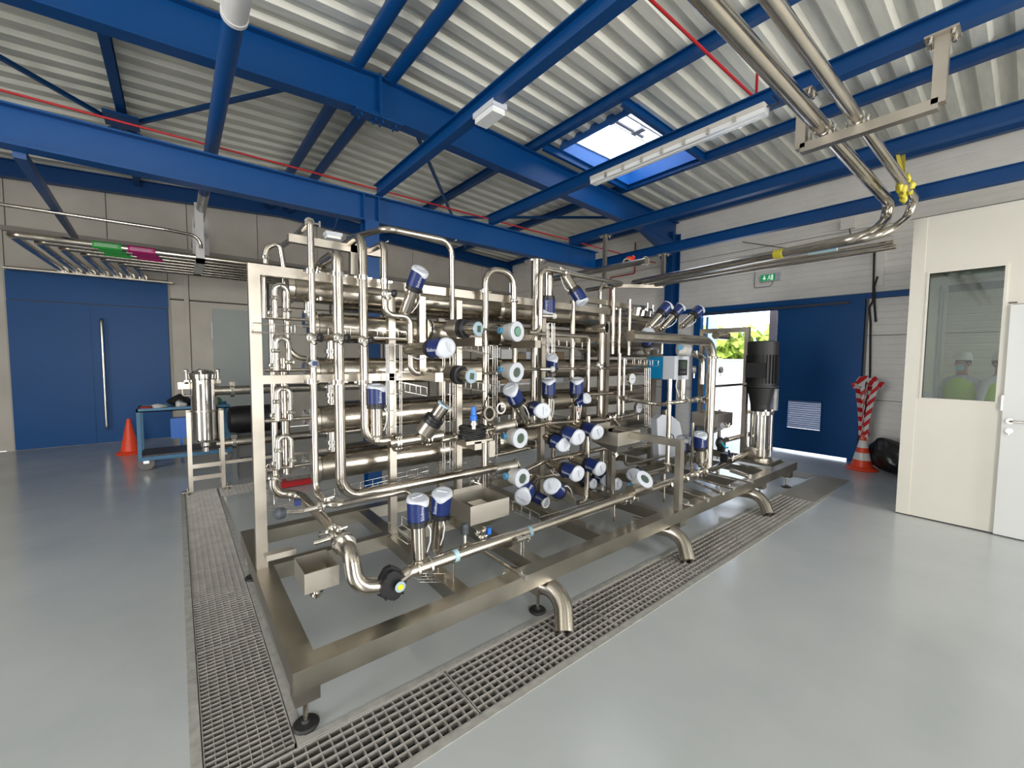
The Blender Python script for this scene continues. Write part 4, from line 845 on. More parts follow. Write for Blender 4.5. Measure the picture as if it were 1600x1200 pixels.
# ---- hoppers
def hopper(p, sx, sy, dz, h2, lab, arm=None):
    t_ = thing('drip_funnel', lab, 'funnel', p, 'square drip funnels'); p = V(p); mb = MB()
    a = [p+V((0, 0, 0)), p+V((sx, 0, 0)), p+V((sx, sy, 0)), p+V((0, sy, 0))]; b2 = [q-V((0, 0, dz)) for q in a]; cc = p+V((sx/2, sy/2, -dz-h2)); c = [cc+V((i*.02, j*.02, 0)) for i, j in ((-1, -1), (1, -1), (1, 1), (-1, 1))]
    vs = a+b2+c; fs = []
    for k in (0, 4):
        for i in range(4): j = (i+1) % 4; fs += [(k+i, k+j, k+4+j, k+4+i)]
    mb.add(vs, fs); e_ = .004; vs2 = [V(v) for v in vs]
    cen = p+V((sx/2, sy/2, 0))
    vs2 = [V((cen.x+(v.x-cen.x)*(1-2*e_/sx), cen.y+(v.y-cen.y)*(1-2*e_/sy), v.z)) for v in vs]; mb.add(vs2, [f[::-1] for f in fs]); mb.add(a+vs2[:4], [(0, 1, 5, 4), (1, 2, 6, 5), (2, 3, 7, 6), (3, 0, 4, 7)])
    mb.build('funnel_box', SHEET, t_)
    MB().lathe([(0, .02), (.02, .02), (.02, .032), (.035, .032), (.035, .018), (.05, .018)], cc+V((0, 0, .003)), (0, 0, -1), 14).build('outlet_fitting', BRIGHT, t_)
    return t_
h1 = hopper((.445, 2.13, .56), .16, .22, .10, .04, 'square steel drip funnel nearest the corner post', None)
MB().box((.33, 2.42, .545), (.47, 2.52, .555)).box((.33, 2.42, .555), (.47, 2.425, .575)).build('support_arm', SHEET, h1, 'small folded channel bracket')
h2 = hopper((1.50, 2.30, .61), .33, .30, .13, .11, 'large square drip funnel right of the leaning blue valve'); MB().box((1.55, 2.60, .60), (1.80, 2.605, .64)).build('back_lip', SHEET, h2); MB().box((1.60, 2.38, .56), (1.72, 2.50, .566)).build('strainer_plate', SHEET, h2)
h3 = hopper((3.07, 2.30, .94), .34, .30, .12, .10, 'square drip funnel beside the rows of blue valves'); MB().box((3.14, 2.597, .94), (3.34, 2.60, .98)).build('back_lip', SHEET, h3)
q = at(1122, 648, Y=2.5); h4 = hopper((q.x, q.y, q.z), .42, .35, .17, .12, 'grey drip funnel in front of the open doorway')
# ---- knobbed tap and small fittings over the header
b_ = at(726, 858, Y=2.05); t_ = thing('knobbed_tap', 'dark domed knob on a steel stem above the front header', 'tap', b_); MB().lathe([(0, .03), (.012, .03), (.02, .015), (.10, .013)], b_, n=14).sphere(b_+V((.03, -.01, .01)), .018, 10).build('tap_stem', BRIGHT, t_); MB().lathe([(.09, .016), (.095, .024), (.14, .025), (.155, .017), (.16, .004)], b_, n=16).build('knob', mat('grey_knob', (.06, .07, .08), .4), t_)
b_ = at(754, 846, Y=2.1); t_ = thing('sample_cock', 'small valve with a blue clip under the large drip funnel', 'valve', b_); MB().cyl(b_-V((0, 0, .01)), b_+V((0, 0, .08)), .010, 10).lathe([(.02, .01), (.02, .026), (.03, .026), (.03, .01)], b_, n=12).lathe([(.07, .01), (.07, .03), (.085, .03), (.085, .01)], b_, n=12).sphere(b_+V((.025, 0, .03)), .018, 10).build('cock_body', BRIGHT, t_); MB().box(b_+V((.02, -.03, .045)), b_+V((.045, .0, .085))).build('blue_clip', BRBLUE, t_)
b_ = at(814, 842, Y=1.97); t_ = thing('clamp_tap', 'cluster of small shiny clamps on the front header', 'tap', b_); MB().sphere(b_, .022, 12).cyl(b_-V((.05, .02, -.01)), b_+V((.05, -.02, .01)), .012, 10).lathe([(0, .024), (.012, .024)], b_+V((-.04, 0, 0)), (1, 0, 0), 12).lathe([(0, .024), (.012, .024)], b_+V((.03, -.02, 0)), (1, 0, 0), 12).cyl(b_, b_-V((0, 0, .10)), .007, 8).build('tap_body', BRIGHT, t_)
for (u, v, y, lab) in ((505, 790, 2.40, 'cluster of steel fittings where the manifold pipe heads forward'), (525, 838, 2.26, 'winged clamp with a lever beside the fat elbow')):
    b_ = at(u, v, Y=y); t_ = thing('fitting_cluster', lab, 'fitting', b_)
    mb = MB().sphere(b_, .022, 12).cyl(b_, b_+V((-.10, .03, -.02)), .013, 12).lathe([(0, .03), (.014, .03)], b_+V((-.03, 0, 0)), (1, 0, .2), 14).lathe([(0, .028), (.012, .028)], b_+V((.02, -.01, .03)), (.3, 0, 1), 14).cyl(b_+V((.0, -.02, .04)), b_+V((.05, -.03, .05)), .008, 8)
    mb.build('fitting_body', BRIGHT, t_)
    if u == 505:
        e2 = at(443, 801, Y=2.33); MB().cyl(b_+V((-.09, .03, -.02)), e2, .010, 12).build('rod', BRIGHT, t_); MB().lathe([(-.01, .014), (.0, .028), (.03, .030), (.045, .018)], e2, e2-b_, 12).build('knob', mat('grey_knob', (.06, .07, .08), .4), t_)
        MB().box(b_+V((-.13, .05, .01)), b_+V((-.10, .08, .04))).build('blue_clip', BLUEV, t_)
# clamp cluster on the sloping pipes
for (u, v, y, lab) in ((714, 683, 2.66, 'shiny clamp cluster right of the flanged tee'), (738, 752, 2.66, 'shiny clamp cluster on the long bottom pipe'), (952, 652, 2.66, 'shiny clamp cluster above the square funnel'), (1092, 625, 2.25, 'small fittings hanging right of the controller riser'), (1130, 665, 2.3, 'shiny valve fittings under the grey funnel'), (1136, 715, 2.1, 'dark lever valve at the pump inlet')):
    b_ = at(u, v, Y=y); t_ = thing('clamp_cluster', lab, 'fitting', b_); dk = 'dark' in lab
    mb = MB().sphere(b_, .022, 12).lathe([(0, .034), (.014, .034)], b_+V((-.02, 0, 0)), (1, -.3, .1), 14).lathe([(0, .032), (.012, .032)], b_+V((.02, -.02, 0)), (1, -.3, .1), 14).cyl(b_+V((0, -.02, 0)), b_+V((.03, -.07, -.01)), .007, 8).cyl(b_+V((.02, -.05, -.03)), b_+V((.03, -.06, .035)), .007, 8)
    mb.build('fitting_body', BRIGHT, t_)
    if dk: MB().bar(b_+V((0, -.03, .02)), b_+V((-.08, -.05, .10)), .02, .012).build('lever', BLUEV, t_); MB().box(b_+V((-.06, -.03, -.05)), b_+V((.07, .05, .05))).build('gearbox', BLACK, t_)
b_ = at(1125, 692, Y=2.3); t_ = thing('hose_bundle', 'black fittings with a turquoise hose beside the large elbow', 'hose', b_); MB().sphere(b_, .06, 12, (1, .8, 1.2)).box(b_+V((-.02, -.04, -.1)), b_+V((.06, .02, .05))).build('black_fitting', BLACK, t_); MB().tube([b_+V((-.09, -.06, .02)), b_+V((-.04, -.08, -.04)), b_+V((.05, -.07, -.05))], .010, 8, bend=.05).build('turquoise_hose', mat('turquoise', (.0, .35, .5), .4), t_)

# ---- wire cable trays (basket)
def wtray(P, wdt, dpt, lab, upv=(0, 0, 1), pitch=.10):
    P = [at(u, v, Y=y) for u, v, y in P]; t_ = thing('wire_tray', lab, 'cable tray', P[0], 'wire cable trays'); a, b2 = P[0], P[-1]; d = (b2-a).normalized()
    uv_ = V(upv); s = d.cross(uv_).normalized(); mb = MB()
    for o1 in ((-1, 0), (-1, 1), (1, 0), (1, 1), (0, 0)): off = s*wdt/2*o1[0]+uv_*dpt*o1[1]; mb.cyl(a+off, b2+off, .0028, 6)
    mb.build('long_wire', BRIGHT, t_)
    n_ = max(2, int((b2-a).length/pitch)); hp = MB()
    for i in range(n_+1):
        c = a.lerp(b2, i/n_); hp.tube([c-s*wdt/2+uv_*dpt, c-s*wdt/2, c+s*wdt/2, c+s*wdt/2+uv_*dpt], .0024, 5, bend=.01, seg=2)
    hp.build('cross_wire', BRIGHT, t_, kind='stuff')
wtray([(393, 519, 2.80), (640, 530, 2.80)], .10, .05, 'wire tray running right from the corner post at shoulder height')
wtray([(617, 538, 2.76), (617, 692, 2.76)], .10, .03, 'vertical wire ladder behind the lone upright blue valve', (0, 1, 0))
wtray([(628, 611, 2.7), (662, 618, 2.7)], .10, .06, 'short wire tray under the middle bracket arm')
wtray([(722, 545, 2.7), (760, 553, 2.7)], .10, .06, 'short wire tray under the top positioner'); wtray([(722, 606, 2.7), (760, 612, 2.7)], .10, .06, 'short wire tray under the middle positioner')
wtray([(703, 552, 2.78), (703, 742, 2.78)], .09, .03, 'vertical wire ladder left of the blue tipped sensor', (0, 1, 0)); wtray([(770, 540, 2.8), (770, 760, 2.8)], .09, .03, 'vertical wire ladder left of the transmitter column', (0, 1, 0))
wtray([(840, 538, 2.8), (915, 546, 2.8)], .10, .06, 'wire tray behind the centre pipes at eye level'); wtray([(985, 570, 2.6), (1022, 572, 2.6)], .10, .06, 'short wire tray left of the controller box')
wtray([(1013, 575, 2.6), (1013, 665, 2.6)], .07, .02, 'vertical wire ladder left of the controller post', (0, 1, 0)); wtray([(862, 505, 2.6), (862, 552, 2.6)], .07, .02, 'hanging wires under the upside down valve', (0, 1, 0))
wtray([(405, 797, 3.2), (455, 787, 3.2)], .10, .09, 'low wire tray left end behind the corner post'); wtray([(505, 783, 3.3), (760, 720, 3.3)], .12, .06, 'long low wire tray near the floor behind the pipes')
wtray([(785, 690, 2.66), (830, 702, 2.66)], .12, .08, 'wire tray hanging below the third transmitter'); wtray([(794, 795, 2.5), (835, 815, 2.5)], .12, .08, 'wire tray on the base left of the dangling ring')
wtray([(618, 825, 2.55), (648, 845, 2.4)], .12, .06, 'wire tray on the base behind the nearest blue valve'); wtray([(850, 822, 2.2), (950, 790, 2.2)], .10, .05, 'wire tray along the base under the front header'); wtray([(650, 905, 2.1), (690, 905, 2.1)], .08, .05, 'scrap of wire tray under the header near the valves')
# ---- manway tank
q = at(1002, 470, Y=3.3); t_ = thing('manway_tank', 'horizontal steel tank with a round clamped manway at the top right', 'tank', q)
MB().lathe([(0, .05), (.06, .24), (.16, .30), (1.3, .30), (1.4, .24), (1.44, .05)], (3.75, 3.36, 1.93), (1, 0, 0), 36).build('tank_shell', HOUS, t_)
mc = V((4.62, 3.25, 2.17)); mw = MB().lathe([(0, .20), (.07, .20), (.07, .23), (.095, .23), (.10, .20), (.13, .12), (.135, .01)], mc, (0, -.15, 1), 32).build('manway_lid', BRIGHT, t_)
for kk in range(6):
    a = kk*math.pi/3+.3; c = mc+V((math.cos(a)*.23, math.sin(a)*.23, .03)); MB().cyl(c, c+V((0, 0, .10)), .014, 8).build('wing_bolt', BRIGHT, mw)
# ---- pump
q = V((5.70, 2.12, .36)); t_ = thing('multistage_pump', 'tall vertical pump with a black motor and steel sleeve at the skid end', 'pump', q)
MB().box((5.50, 1.93, .33), (5.93, 2.33, .36)).build('base_plate', FRAME, t_)
zb_ = at(1200, 700, Y=2.12).z
MB().lathe([(0, .15), (.03, .15), (.05, .11), (.14, .11)], q, n=28).lathe([(-.26, .055), (-.25, .075), (-.22, .075), (-.22, .045), (.22, .045), (.22, .075), (.25, .075), (.26, .055)], q+V((0, 0, .11)), (1, 0, 0), 22).build('pump_foot', FRAME, t_)
zs, zc, zm0, zm1 = .50, at(1200, 645, X=5.7).z, at(1200, 605, X=5.7).z, at(1200, 533, X=5.7).z
MB().cyl((5.70, 2.12, zs), (5.70, 2.12, zc), .105, 32).build('sleeve', BRIGHT, t_)
MB().lathe([(zc-.02, .12), (zc-.02, .155), (zc+.02, .155), (zc+.02, .11)], (5.70, 2.12, 0), n=28).build('head_ring', BRIGHT, t_)
for kk in range(4):
    a = R_(45+90*kk); c = V((5.70+math.cos(a)*.14, 2.12+math.sin(a)*.14, 0)); MB().cyl(c+V((0, 0, .38)), c+V((0, 0, zc+.03)), .010, 10).cyl(c+V((0, 0, zc+.02)), c+V((0, 0, zc+.045)), .018, 6).build('tie_rod', BRIGHT, t_)
MB().lathe([(zc+.02, .105), (zc+.10, .11), (zm0-.01, .15), (zm0, .19)], (5.70, 2.12, 0), n=28).build('motor_stool', BLACKM, t_)
MB().box((5.74, 1.955, zc+.03), (5.80, 1.985, zm0-.02)).build('coupling_guard', GALV, t_)
mt = MB().lathe([(zm0, .19), (zm0+.02, .19), (zm0+.02, .165), (zm0+.05, .165), (zm1-.16, .165), (zm1-.16, .172), (zm1-.01, .172), (zm1, .15)], (5.70, 2.12, 0), n=32)
for kk in range(28): a = kk*2*math.pi/28; mt.bar((5.70+math.cos(a)*.172, 2.12+math.sin(a)*.172, zm0+.05), (5.70+math.cos(a)*.172, 2.12+math.sin(a)*.172, zm1-.17), .005, .02, (math.cos(a), math.sin(a), 0))
mt.build('motor', BLACKM, t_)
MB().box((5.47, 2.02, zm0+.12), (5.56, 2.22, zm0+.30)).build('terminal_box', BLACKM, t_)
#=ROOM OBJECTS=
# ---- stainless overhead pipes with their hangers
def hanger_u(x0, y0, x1, y1, ztop0, ztop1, zbar, lab, s=.05):
    t_ = thing('pipe_hanger', lab, 'bracket', (x0, y0, ztop0)); M_ = FRAME
    MB().box((x0-s/2, y0-s/2, zbar), (x0+s/2, y0+s/2, ztop0-.012)).build('drop_leg', M_, t_); MB().box((x1-s/2, y1-s/2, zbar), (x1+s/2, y1+s/2, ztop1-.012)).build('drop_leg', M_, t_)
    MB().bar((x0, y0, zbar), (x1, y1, zbar), s, s).build('cross_bar', M_, t_)
    for x, y, z in ((x0, y0, ztop0), (x1, y1, ztop1)):
        MB().box((x-.07, y-.07, z-.012), (x+.07, y+.07, z)).build('top_plate', M_, t_)
        for dx in (-.045, .045):
            for dy in (-.045, .045): MB().cyl((x+dx, y+dy, z-.035), (x+dx, y+dy, z-.012), .011, 6).build('bolt', BRIGHT, t_)
    return t_
hanger_u(3.47, .42, 3.47, 1.10, 3.455, 3.455, 3.08, 'steel U hanger bolted under the blue beam carrying two pipes', .06)
y1_, y2_ = at(1285, 200, Z=3.15).y, at(1341, 187, Z=3.15).y
xe = 5.55
zb2 = at(1035, 448, X=5.80).z
hy = at(1037, 397, Z=3.195).y
hanger_u(5.09, at(945, 368, Z=3.455).y, 5.80, hy, 3.455, 3.195, zb2, 'steel U hanger between two blue beams above the manway tank', .05)
r1 = .055; xr1 = at(1395, 335, Z=3.1).x
def opipe(x, y, zz, z2, xe_, r, lab, yend):
    P = [(-4, y, zz), (xe_, y, zz), (xe_+.16, y+.14, z2), (xe_+.16, y+.45, z2), (xe_+.02, yend, z2)]
    t_ = thing('overhead_steel_pipe', lab, 'pipe', (xe_, y, zz)); MB().tube(P, r, 18, bend=.14, seg=8).build('pipe_run', STEEL, t_)
    MB().lathe([(-.02, r), (-.02, r+.008), (.02, r+.008), (.02, r)], (3.46, y, zz), (1, 0, 0), 18).cyl((3.46, y-r-.02, zz-.02), (3.46, y-r-.02, 3.11), .006, 6).cyl((3.46, y+r+.02, zz-.02), (3.46, y+r+.02, 3.11), .006, 6).build('pipe_clip', BRIGHT, t_)
    return t_
za = 3.17; zl = zb2+.025+.045
A1 = at(1395, 325, Z=za); B1 = at(1370, 358, Z=zl+.0)
def opipe2(ua, va, ub, vb, zz, r, lab, y, hz, yend=hy+.35):
    a = at(ua, va, Z=zz); b2 = at(ub, vb, Z=hz); P = [(-5, y, zz), (a.x, y, zz), (b2.x, b2.y, hz), (5.55, yend, hz)]
    t_ = thing('overhead_steel_pipe', lab, 'pipe', (a.x, y, zz)); MB().tube(P, r, 20, bend=.20, seg=8).build('pipe_run', STEEL, t_)
    MB().lathe([(-.02, r), (-.02, r+.008), (.02, r+.008), (.02, r)], (3.46, y, zz), (1, 0, 0), 18).cyl((3.46, y-r-.02, zz), (3.46, y-r-.02, 3.11), .006, 6).cyl((3.46, y+r+.02, zz), (3.46, y+r+.02, 3.11), .006, 6).build('pipe_clip', BRIGHT, t_)
opipe2(1392, 330, 1360, 368, 3.17, .048, 'left fat overhead steel pipe elbowing down toward the skid', at(1285, 200, Z=3.17).y, zl)
opipe2(1430, 325, 1385, 366, 3.155, .036, 'right slimmer overhead steel pipe wrapped in yellow film', at(1341, 187, Z=3.155).y, zl-.012, hy+.1)
for dx, lab in ((.17, 'third steel pipe of the overhead bundle nearest the wall'), (.05, 'thin lowest steel pipe of the overhead bundle')):
    a = at(1395, 375, Z=zl-.02); solo(MB().tube([(a.x+dx, a.y, zl-.02-dx*.2), (5.6+dx*.6, hy+.2, zl-.02-dx*.2)], .022, 14), 'overhead_steel_pipe', STEEL, lab, 'pipe')
pa_, pb_ = at(1360, 368, Z=zl), V((5.55, hy+.35, zl)); q = min((pa_.lerp(pb_, k/200) for k in range(200)), key=lambda s: abs(800+FPX*(s-cam0).dot(rt)/(s-cam0).dot(fw)-1217)); solo(MB().lathe([(-.05, .05), (-.04, .054), (.04, .053), (.05, .05)], q, pb_-pa_, 14), 'film_wrap', YELT, 'small yellow film patch on the overhead bundle', 'wrapping')
a = at(1264, 394, Z=zl-.03); b2 = at(1308, 387, Z=zl-.03); solo(MB().lathe([(0, .032), ((b2-a).length, .032)], a, b2-a, 14), 'pipe_label', TAPEC, 'pale blue label band round an overhead pipe', 'label')
q = at(985, 407, Y=3.75); solo(MB().sphere(q, .055, 10, (1, 1, .8)).box(q+V((-.07, -.02, .0)), q+V((.07, .02, .045))).cyl(q, q+V((.0, -.06, .05)), .025, 10), 'orange_plug', ORANGE, 'orange red plug on the overhead pipe end', 'plug')
for (u, v, lab) in ((1010, 408, 'short steel pipe stub beside the orange plug'), (975, 415, 'steel pipe stub carrying the orange plug')):
    a = at(u, v, Z=zl); solo(MB().tube([a, a+V((-.05, 1.2, 0))], .04, 14), 'pipe_stub', STEEL, lab, 'pipe')
# yellow strapping round the second pipe
q = at(1414, 290, Z=3.15); t_ = thing('yellow_wrap', 'crumpled yellow film knotted round the overhead pipe elbow', 'wrapping', q); mb = MB(); rnd = random.Random(3)
for kk in range(9):
    c = q+V((rnd.uniform(-.12, .16), rnd.uniform(-.03, .03), rnd.uniform(-.09, .05))); mb.sphere(c, .045, 8, (rnd.uniform(.6, 1.4), .7, rnd.uniform(.6, 1.5)))
for p_i, p_ in enumerate(mb.v): mb.v[p_i] = p_+V((rnd.uniform(-1, 1), rnd.uniform(-1, 1), rnd.uniform(-1, 1)))*.010
mb.build('crumpled_film', YELT, t_)
st = MB(); a = at(1403, 218, X=5.09); st.bar((q.x-.04, q.y, q.z), (5.12, a.y, 3.455), .03, .004); st.bar((q.x+.05, q.y+.02, q.z), (5.16, a.y-.03, 3.455), .03, .004); st.build('strap', YELR, t_, 'yellow webbing strap looped over the blue beam')
# ---- lights
a = at(945, 290, Z=3.42); b2 = at(1210, 180, Z=3.42)
def batten(p, q, lab, r=.045):
    p, q = V(p), V(q); t_ = thing('fluorescent_batten', lab, 'lamp', p); mb = MB().bar(p+V((0, 0, .02)), q+V((0, 0, .02)), .10, .035)
    mb.build('lamp_body', LAMPB, t_); d = MB().bar(p-V((0, 0, .015)), q-V((0, 0, .015)), .085, .035); d.build('diffuser', LENS, t_)
    MB().cyl(p.lerp(q, .03)-V((0, 0, .022)), p.lerp(q, .97)-V((0, 0, .022)), .013, 10).build('tube', LAMPD, t_)
    for kk in range(1, 8): c = p.lerp(q, kk/8); MB().box(c-V((.056, .012, .03)), c+V((.056, .012, .015))).build('clip', BRIGHT, t_)
batten((3.38, a.y, 3.41), (3.38, b2.y, 3.41), 'long fluorescent batten under the blue beam below the roof light')
solo(MB().tube([(3.38, b2.y, 3.43), (3.42, b2.y-.08, 3.42), (3.43, b2.y-.02, 3.52)], .005, 8, bend=.03), 'lamp_cable', RUBBER, 'short black cable at the end of the fluorescent batten', 'cable')
a = at(1150, 405, X=8.25); b2 = at(1392, 384, X=8.25); batten((8.30, a.y, a.z), (8.30, b2.y, a.z-.0), 'pale fluorescent batten along the right wall above the exit sign')
q = at(765, 177, Z=3.44); t_ = thing('emergency_light', 'white rectangular emergency light under the overhead blue beam', 'lamp', q)
MB().box((q.x-.065, q.y-.13, q.z-.01), (q.x+.065, q.y+.13, q.z+.03)).build('lamp_body', WHITEP, t_); MB().box((q.x-.055, q.y-.115, q.z-.05), (q.x+.055, q.y+.115, q.z-.01)).build('diffuser', LENS, t_); MB().cyl((q.x, q.y-.08, q.z-.035), (q.x, q.y+.08, q.z-.035), .012, 8).build('tube', LAMPD, t_)
q = at(520, 366, Y=4.0); t_ = thing('emergency_light', 'small emergency light above the swan neck pipe at the skid top', 'lamp', q); MB().box(q+V((-.07, -.05, -.02)), q+V((.07, .05, .01))).build('lamp_body', WHITEP, t_); MB().box(q+V((-.06, -.04, -.045)), q+V((.06, .04, -.02))).build('diffuser', LENS, t_)
MB().bar(q+V((0, .02, 0)), (q.x+.3, 4.83, 3.155), .012, .012).build('suspension_rod', STEEL, t_)
# ---- exit sign with its arrow and running man
c = at(1203, 434, X=8.38); t_ = thing('exit_sign', 'green and white emergency exit sign over the open door', 'sign', c)
MB().box((8.34, c.y-.17, c.z-.065), (8.40, c.y+.15, c.z+.065)).build('sign_case', WHITEP, t_)
gp = MB().box((8.335, c.y-.10, c.z-.055), (8.34, c.y+.14, c.z+.055)).build('sign_face', GREENS, t_)
ar = MB(); y0 = c.y+.075; ar.box((8.331, y0-.008, c.z-.01), (8.335, y0+.008, c.z+.04)); ar.prism([(8.335, y0-.032, c.z-.002), (8.335, y0+.032, c.z-.002), (8.335, y0, c.z-.038)], (0, 0, 0), (-.004, 0, 0)); ar.build('arrow', SIGNW, gp)
rm = MB(); y0 = c.y-.02; rm.box((8.332, y0-.045, c.z-.045), (8.335, y0-.018, c.z+.045)); rm.cyl((8.331, y0+.012, c.z+.033), (8.335, y0+.012, c.z+.033), .009, 10)
for p_, q_ in (((y0+.012, .022), (y0+.016, -.008)), ((y0+.016, -.008), (y0+.034, -.02)), ((y0+.034, -.02), (y0+.036, -.042)), ((y0+.016, -.008), (y0+.0, -.025)), ((y0+.0, -.025), (y0-.012, -.04)), ((y0+.012, .018), (y0+.032, .008)), ((y0+.012, .018), (y0-.008, .006))): rm.bar((8.333, p_[0], c.z+p_[1]), (8.333, q_[0], c.z+q_[1]), .006, .009)
rm.build('running_figure', SIGNW, gp)
solo(MB().tube([(8.385, c.y+.26, 3.45), (8.385, c.y+.26, c.z-.15), (8.385, c.y-.02, c.z-.15), (8.385, c.y-.05, c.z-.07)], .007, 8, bend=.04), 'sign_conduit', mat('conduit_grey', (.25, .25, .24), .6), 'thin grey conduit looping to the exit sign', 'conduit')
c = at(1325, 350, X=8.36); solo(MB().box((8.33, c.y-.09, c.z-.08), (8.39, c.y+.09, c.z+.08)), 'junction_box', WALLW, 'pale junction box high on the right wall', 'box')
solo(MB().tube([c+V((0, -.02, -.08)), c+V((0, -.05, -.22)), c+V((0, -.25, -.12)), c+V((0, -.2, -.24)), c+V((0, .6, -.30)), at(1160, 378, X=8.38)], .007, 8, bend=.05), 'loose_cable', RUBBER, 'black cable drooping from the wall junction box', 'cable')
for i_, pts in enumerate((((1366, 388), (1364, 470), (1358, 480), (1360, 505), (1359, 600)), ((1371, 432), (1366, 448), (1366, 475), (1368, 503)))):
    P = [at(u, v, X=8.34) for u, v in pts]; solo(MB().tube(P, .013, 8, bend=.1), 'wall_cable', RUBBER, ('long black cable hanging down to the striped tape', 'short black cable hanging right of the long one')[i_], 'cable')
solo(MB().box((8.36, at(1372, 440, X=8.36).y-.06, 2.75), (8.40, at(1372, 440, X=8.36).y+.04, 3.35)), 'cable_duct', WALLW, 'white duct behind the hanging wall cables', 'duct')
# ---- cones
def cone(p, h, rb, lab, stripes):
    p = V(p); t_ = thing('traffic_cone', lab, 'cone', p); MB().lathe([(0, rb*1.42), (.012, rb*1.5), (.03, rb*1.35), (.05, rb*1.02)], p, n=24).build('cone_base', ORANGE, t_)
    f = lambda z: rb*(1-(z-.05)/(h-.05))+.022*(z-.05)/(h-.05)
    MB().lathe([(z, f(z)) for z in (.05, h*.5, h)]+[(h, .015)], p, n=24).build('cone_body', ORANGE, t_)
    for z0, z1 in stripes: MB().lathe([(z0*h, f(z0*h)+.001), (z0*h, f(z0*h)+.002), (z1*h, f(z1*h)+.002), (z1*h, f(z1*h)+.001)], p, n=24).build('white_band', CONEW, t_)
c2 = at(1346, 733, Z=0); c2.z = 0; hc = at(1350, 678, X=c2.x).z
cone(c2, hc, .13, 'striped orange cone against the right wall with tape on a post', ((.28, .48), (.62, .82)))
c1 = at(203, 701, Z=0); c1.x += .0; c1.y = 9.2; c1.x = at(203, 701, Y=9.2).x; cone((c1.x, 9.2, 0), at(202, 654, Y=9.2).z, .12, 'plain red cone beside the blue trolley', ())
t_ = thing('tape_bundle', 'red and white barrier tape bunched on a post above the cone', 'tape', c2); zt_ = at(1352, 594, X=c2.x).z
MB().cyl((c2.x, c2.y, hc-.05), (c2.x, c2.y, zt_), .016, 10).build('post', BLACK, t_)
for kk in range(5):
    a0 = kk*1.25; P = []
    for j in range(7):
        f = j/6; w_ = .035+.075*f*f*(1.2 if kk % 2 else .8); P.append(V((c2.x+math.cos(a0+f*.9)*w_*.7, c2.y+math.sin(a0+f*.9)*w_, hc-.02+f*(zt_-hc+.02)-(.03*kk % .07))))
    mb = MB()
    for j in range(6): mb.bar(P[j], P[j+1], .07, .006, (math.cos(kk), math.sin(kk), .2))
    mb.build('tape_strip', STRIPE, t_)
for kk, (dy, dz) in enumerate(((.16, -.06), (-.20, -.03), (.10, .05), (-.12, .06), (0.02, .09))):
    MB().bar((c2.x, c2.y, zt_-.03), (c2.x-.03, c2.y+dy, zt_+dz-.03), .08, .02, (1, 0, .4)).build('tape_loop', STRIPE, t_)
# ---- black bag
bc = at(1378, 738, Z=0); bc.z = 0; mb = MB(); mb.sphere((0, 0, 0), 1, 28)
rnd = random.Random(8)
for i_, p_ in enumerate(mb.v):
    a = math.atan2(p_.y, p_.x); r = rnd.uniform(.93, 1.07)+.10*math.sin(5*a+3*p_.z)+.07*math.sin(11*a-4*p_.z)
    z = p_.z*.5+.5; wd_ = .30*(1-.45*z**1.5); mb.v[i_] = bc+V((.05+p_.x*r*wd_*.8, -.18+p_.y*r*wd_*1.15+.20*z*z, z*.50))
solo(mb, 'rubbish_bag', BAG, 'crumpled black rubbish bag slumped between cone and booth', 'bag')
# ---- booth
bx = 5.9; ye = .835; zt_ = 3.04
bo = thing('booth_wall', 'cream partition wall of the control booth with a window', 'partition', (bx, 0, 0))
wy0, wy1, wz0, wz1 = .205, .695, 1.238, 2.478
f = MB(); f.box((bx, wy1, .012), (bx+.06, ye, zt_)); f.box((bx, .148, .012), (bx+.06, wy0, zt_)); f.box((bx, wy0, .012), (bx+.06, wy1, wz0)); f.box((bx, wy0, wz1), (bx+.06, wy1, zt_)); f.box((bx, -.95, 2.125), (bx+.06, .148, zt_)); f.box((bx, -3, .012), (bx+.06, -.95, zt_))
f.build('wall_panel', CREAM, bo)
MB().box((bx-.004, ye-.10, .012), (bx, ye, zt_)).build('corner_trim', CREAM, bo)
wf = MB()
for a, b_ in (((bx-.008, wy0-.018, wz0-.018), (bx+.065, wy0, wz1+.018)), ((bx-.008, wy1, wz0-.018), (bx+.065, wy1+.018, wz1+.018)), ((bx-.008, wy0, wz0-.018), (bx+.065, wy1, wz0)), ((bx-.008, wy0, wz1), (bx+.065, wy1, wz1+.018))): wf.box(a, b_)
wf = wf.build('window_frame', CREAM, bo); MB().box((bx+.02, wy0, wz0), (bx+.026, wy1, wz1)).build('pane', GLASS, bo)
MB().box((bx+.002, -3, 0), (bx+.058, ye, .012)).build('floor_seal', RUBBER, bo)
MB().box((bx+.06, ye-.05, .0), (XW-.06, ye, zt_)).build('side_panel', CREAM, bo); MB().box((bx, -3.05, 0), (XW-.06, -3, zt_)).build('end_panel', CREAM, bo); MB().box((bx+.06, .78, .95), (XW-.1, .784, 1.24)).build('cable_trunking', WHITEP, bo); MB().box((bx+.06, -3, 2.74), (XW-.03, ye-.05, 2.80)).build('booth_ceiling', mat('booth_ceiling', (.5, .56, .55), .6), bo)
for ya_, yb_ in ((7.45, 7.55), (7.68, 7.78)): MB().box((ya_, ye-.075, 1.0), (yb_, ye-.05, 2.55)).build('side_frame', WHITEP, bo)
bd = thing('booth_door', 'white hinged booth door with a steel lever handle', 'door', (bx, -.35, 0))
MB().box((bx-.03, -.93, .012), (bx-.002, .155, 2.118)).build('door_leaf', BOOTHD, bd)
MB().box((bx-.035, .155, 1.16), (bx-.005, .168, 1.30)).build('hinge', GALV, bd); MB().box((bx-.02, .150, 1.86), (bx+.0, .163, 1.98)).build('hinge', GALV, bd) if 0 else None
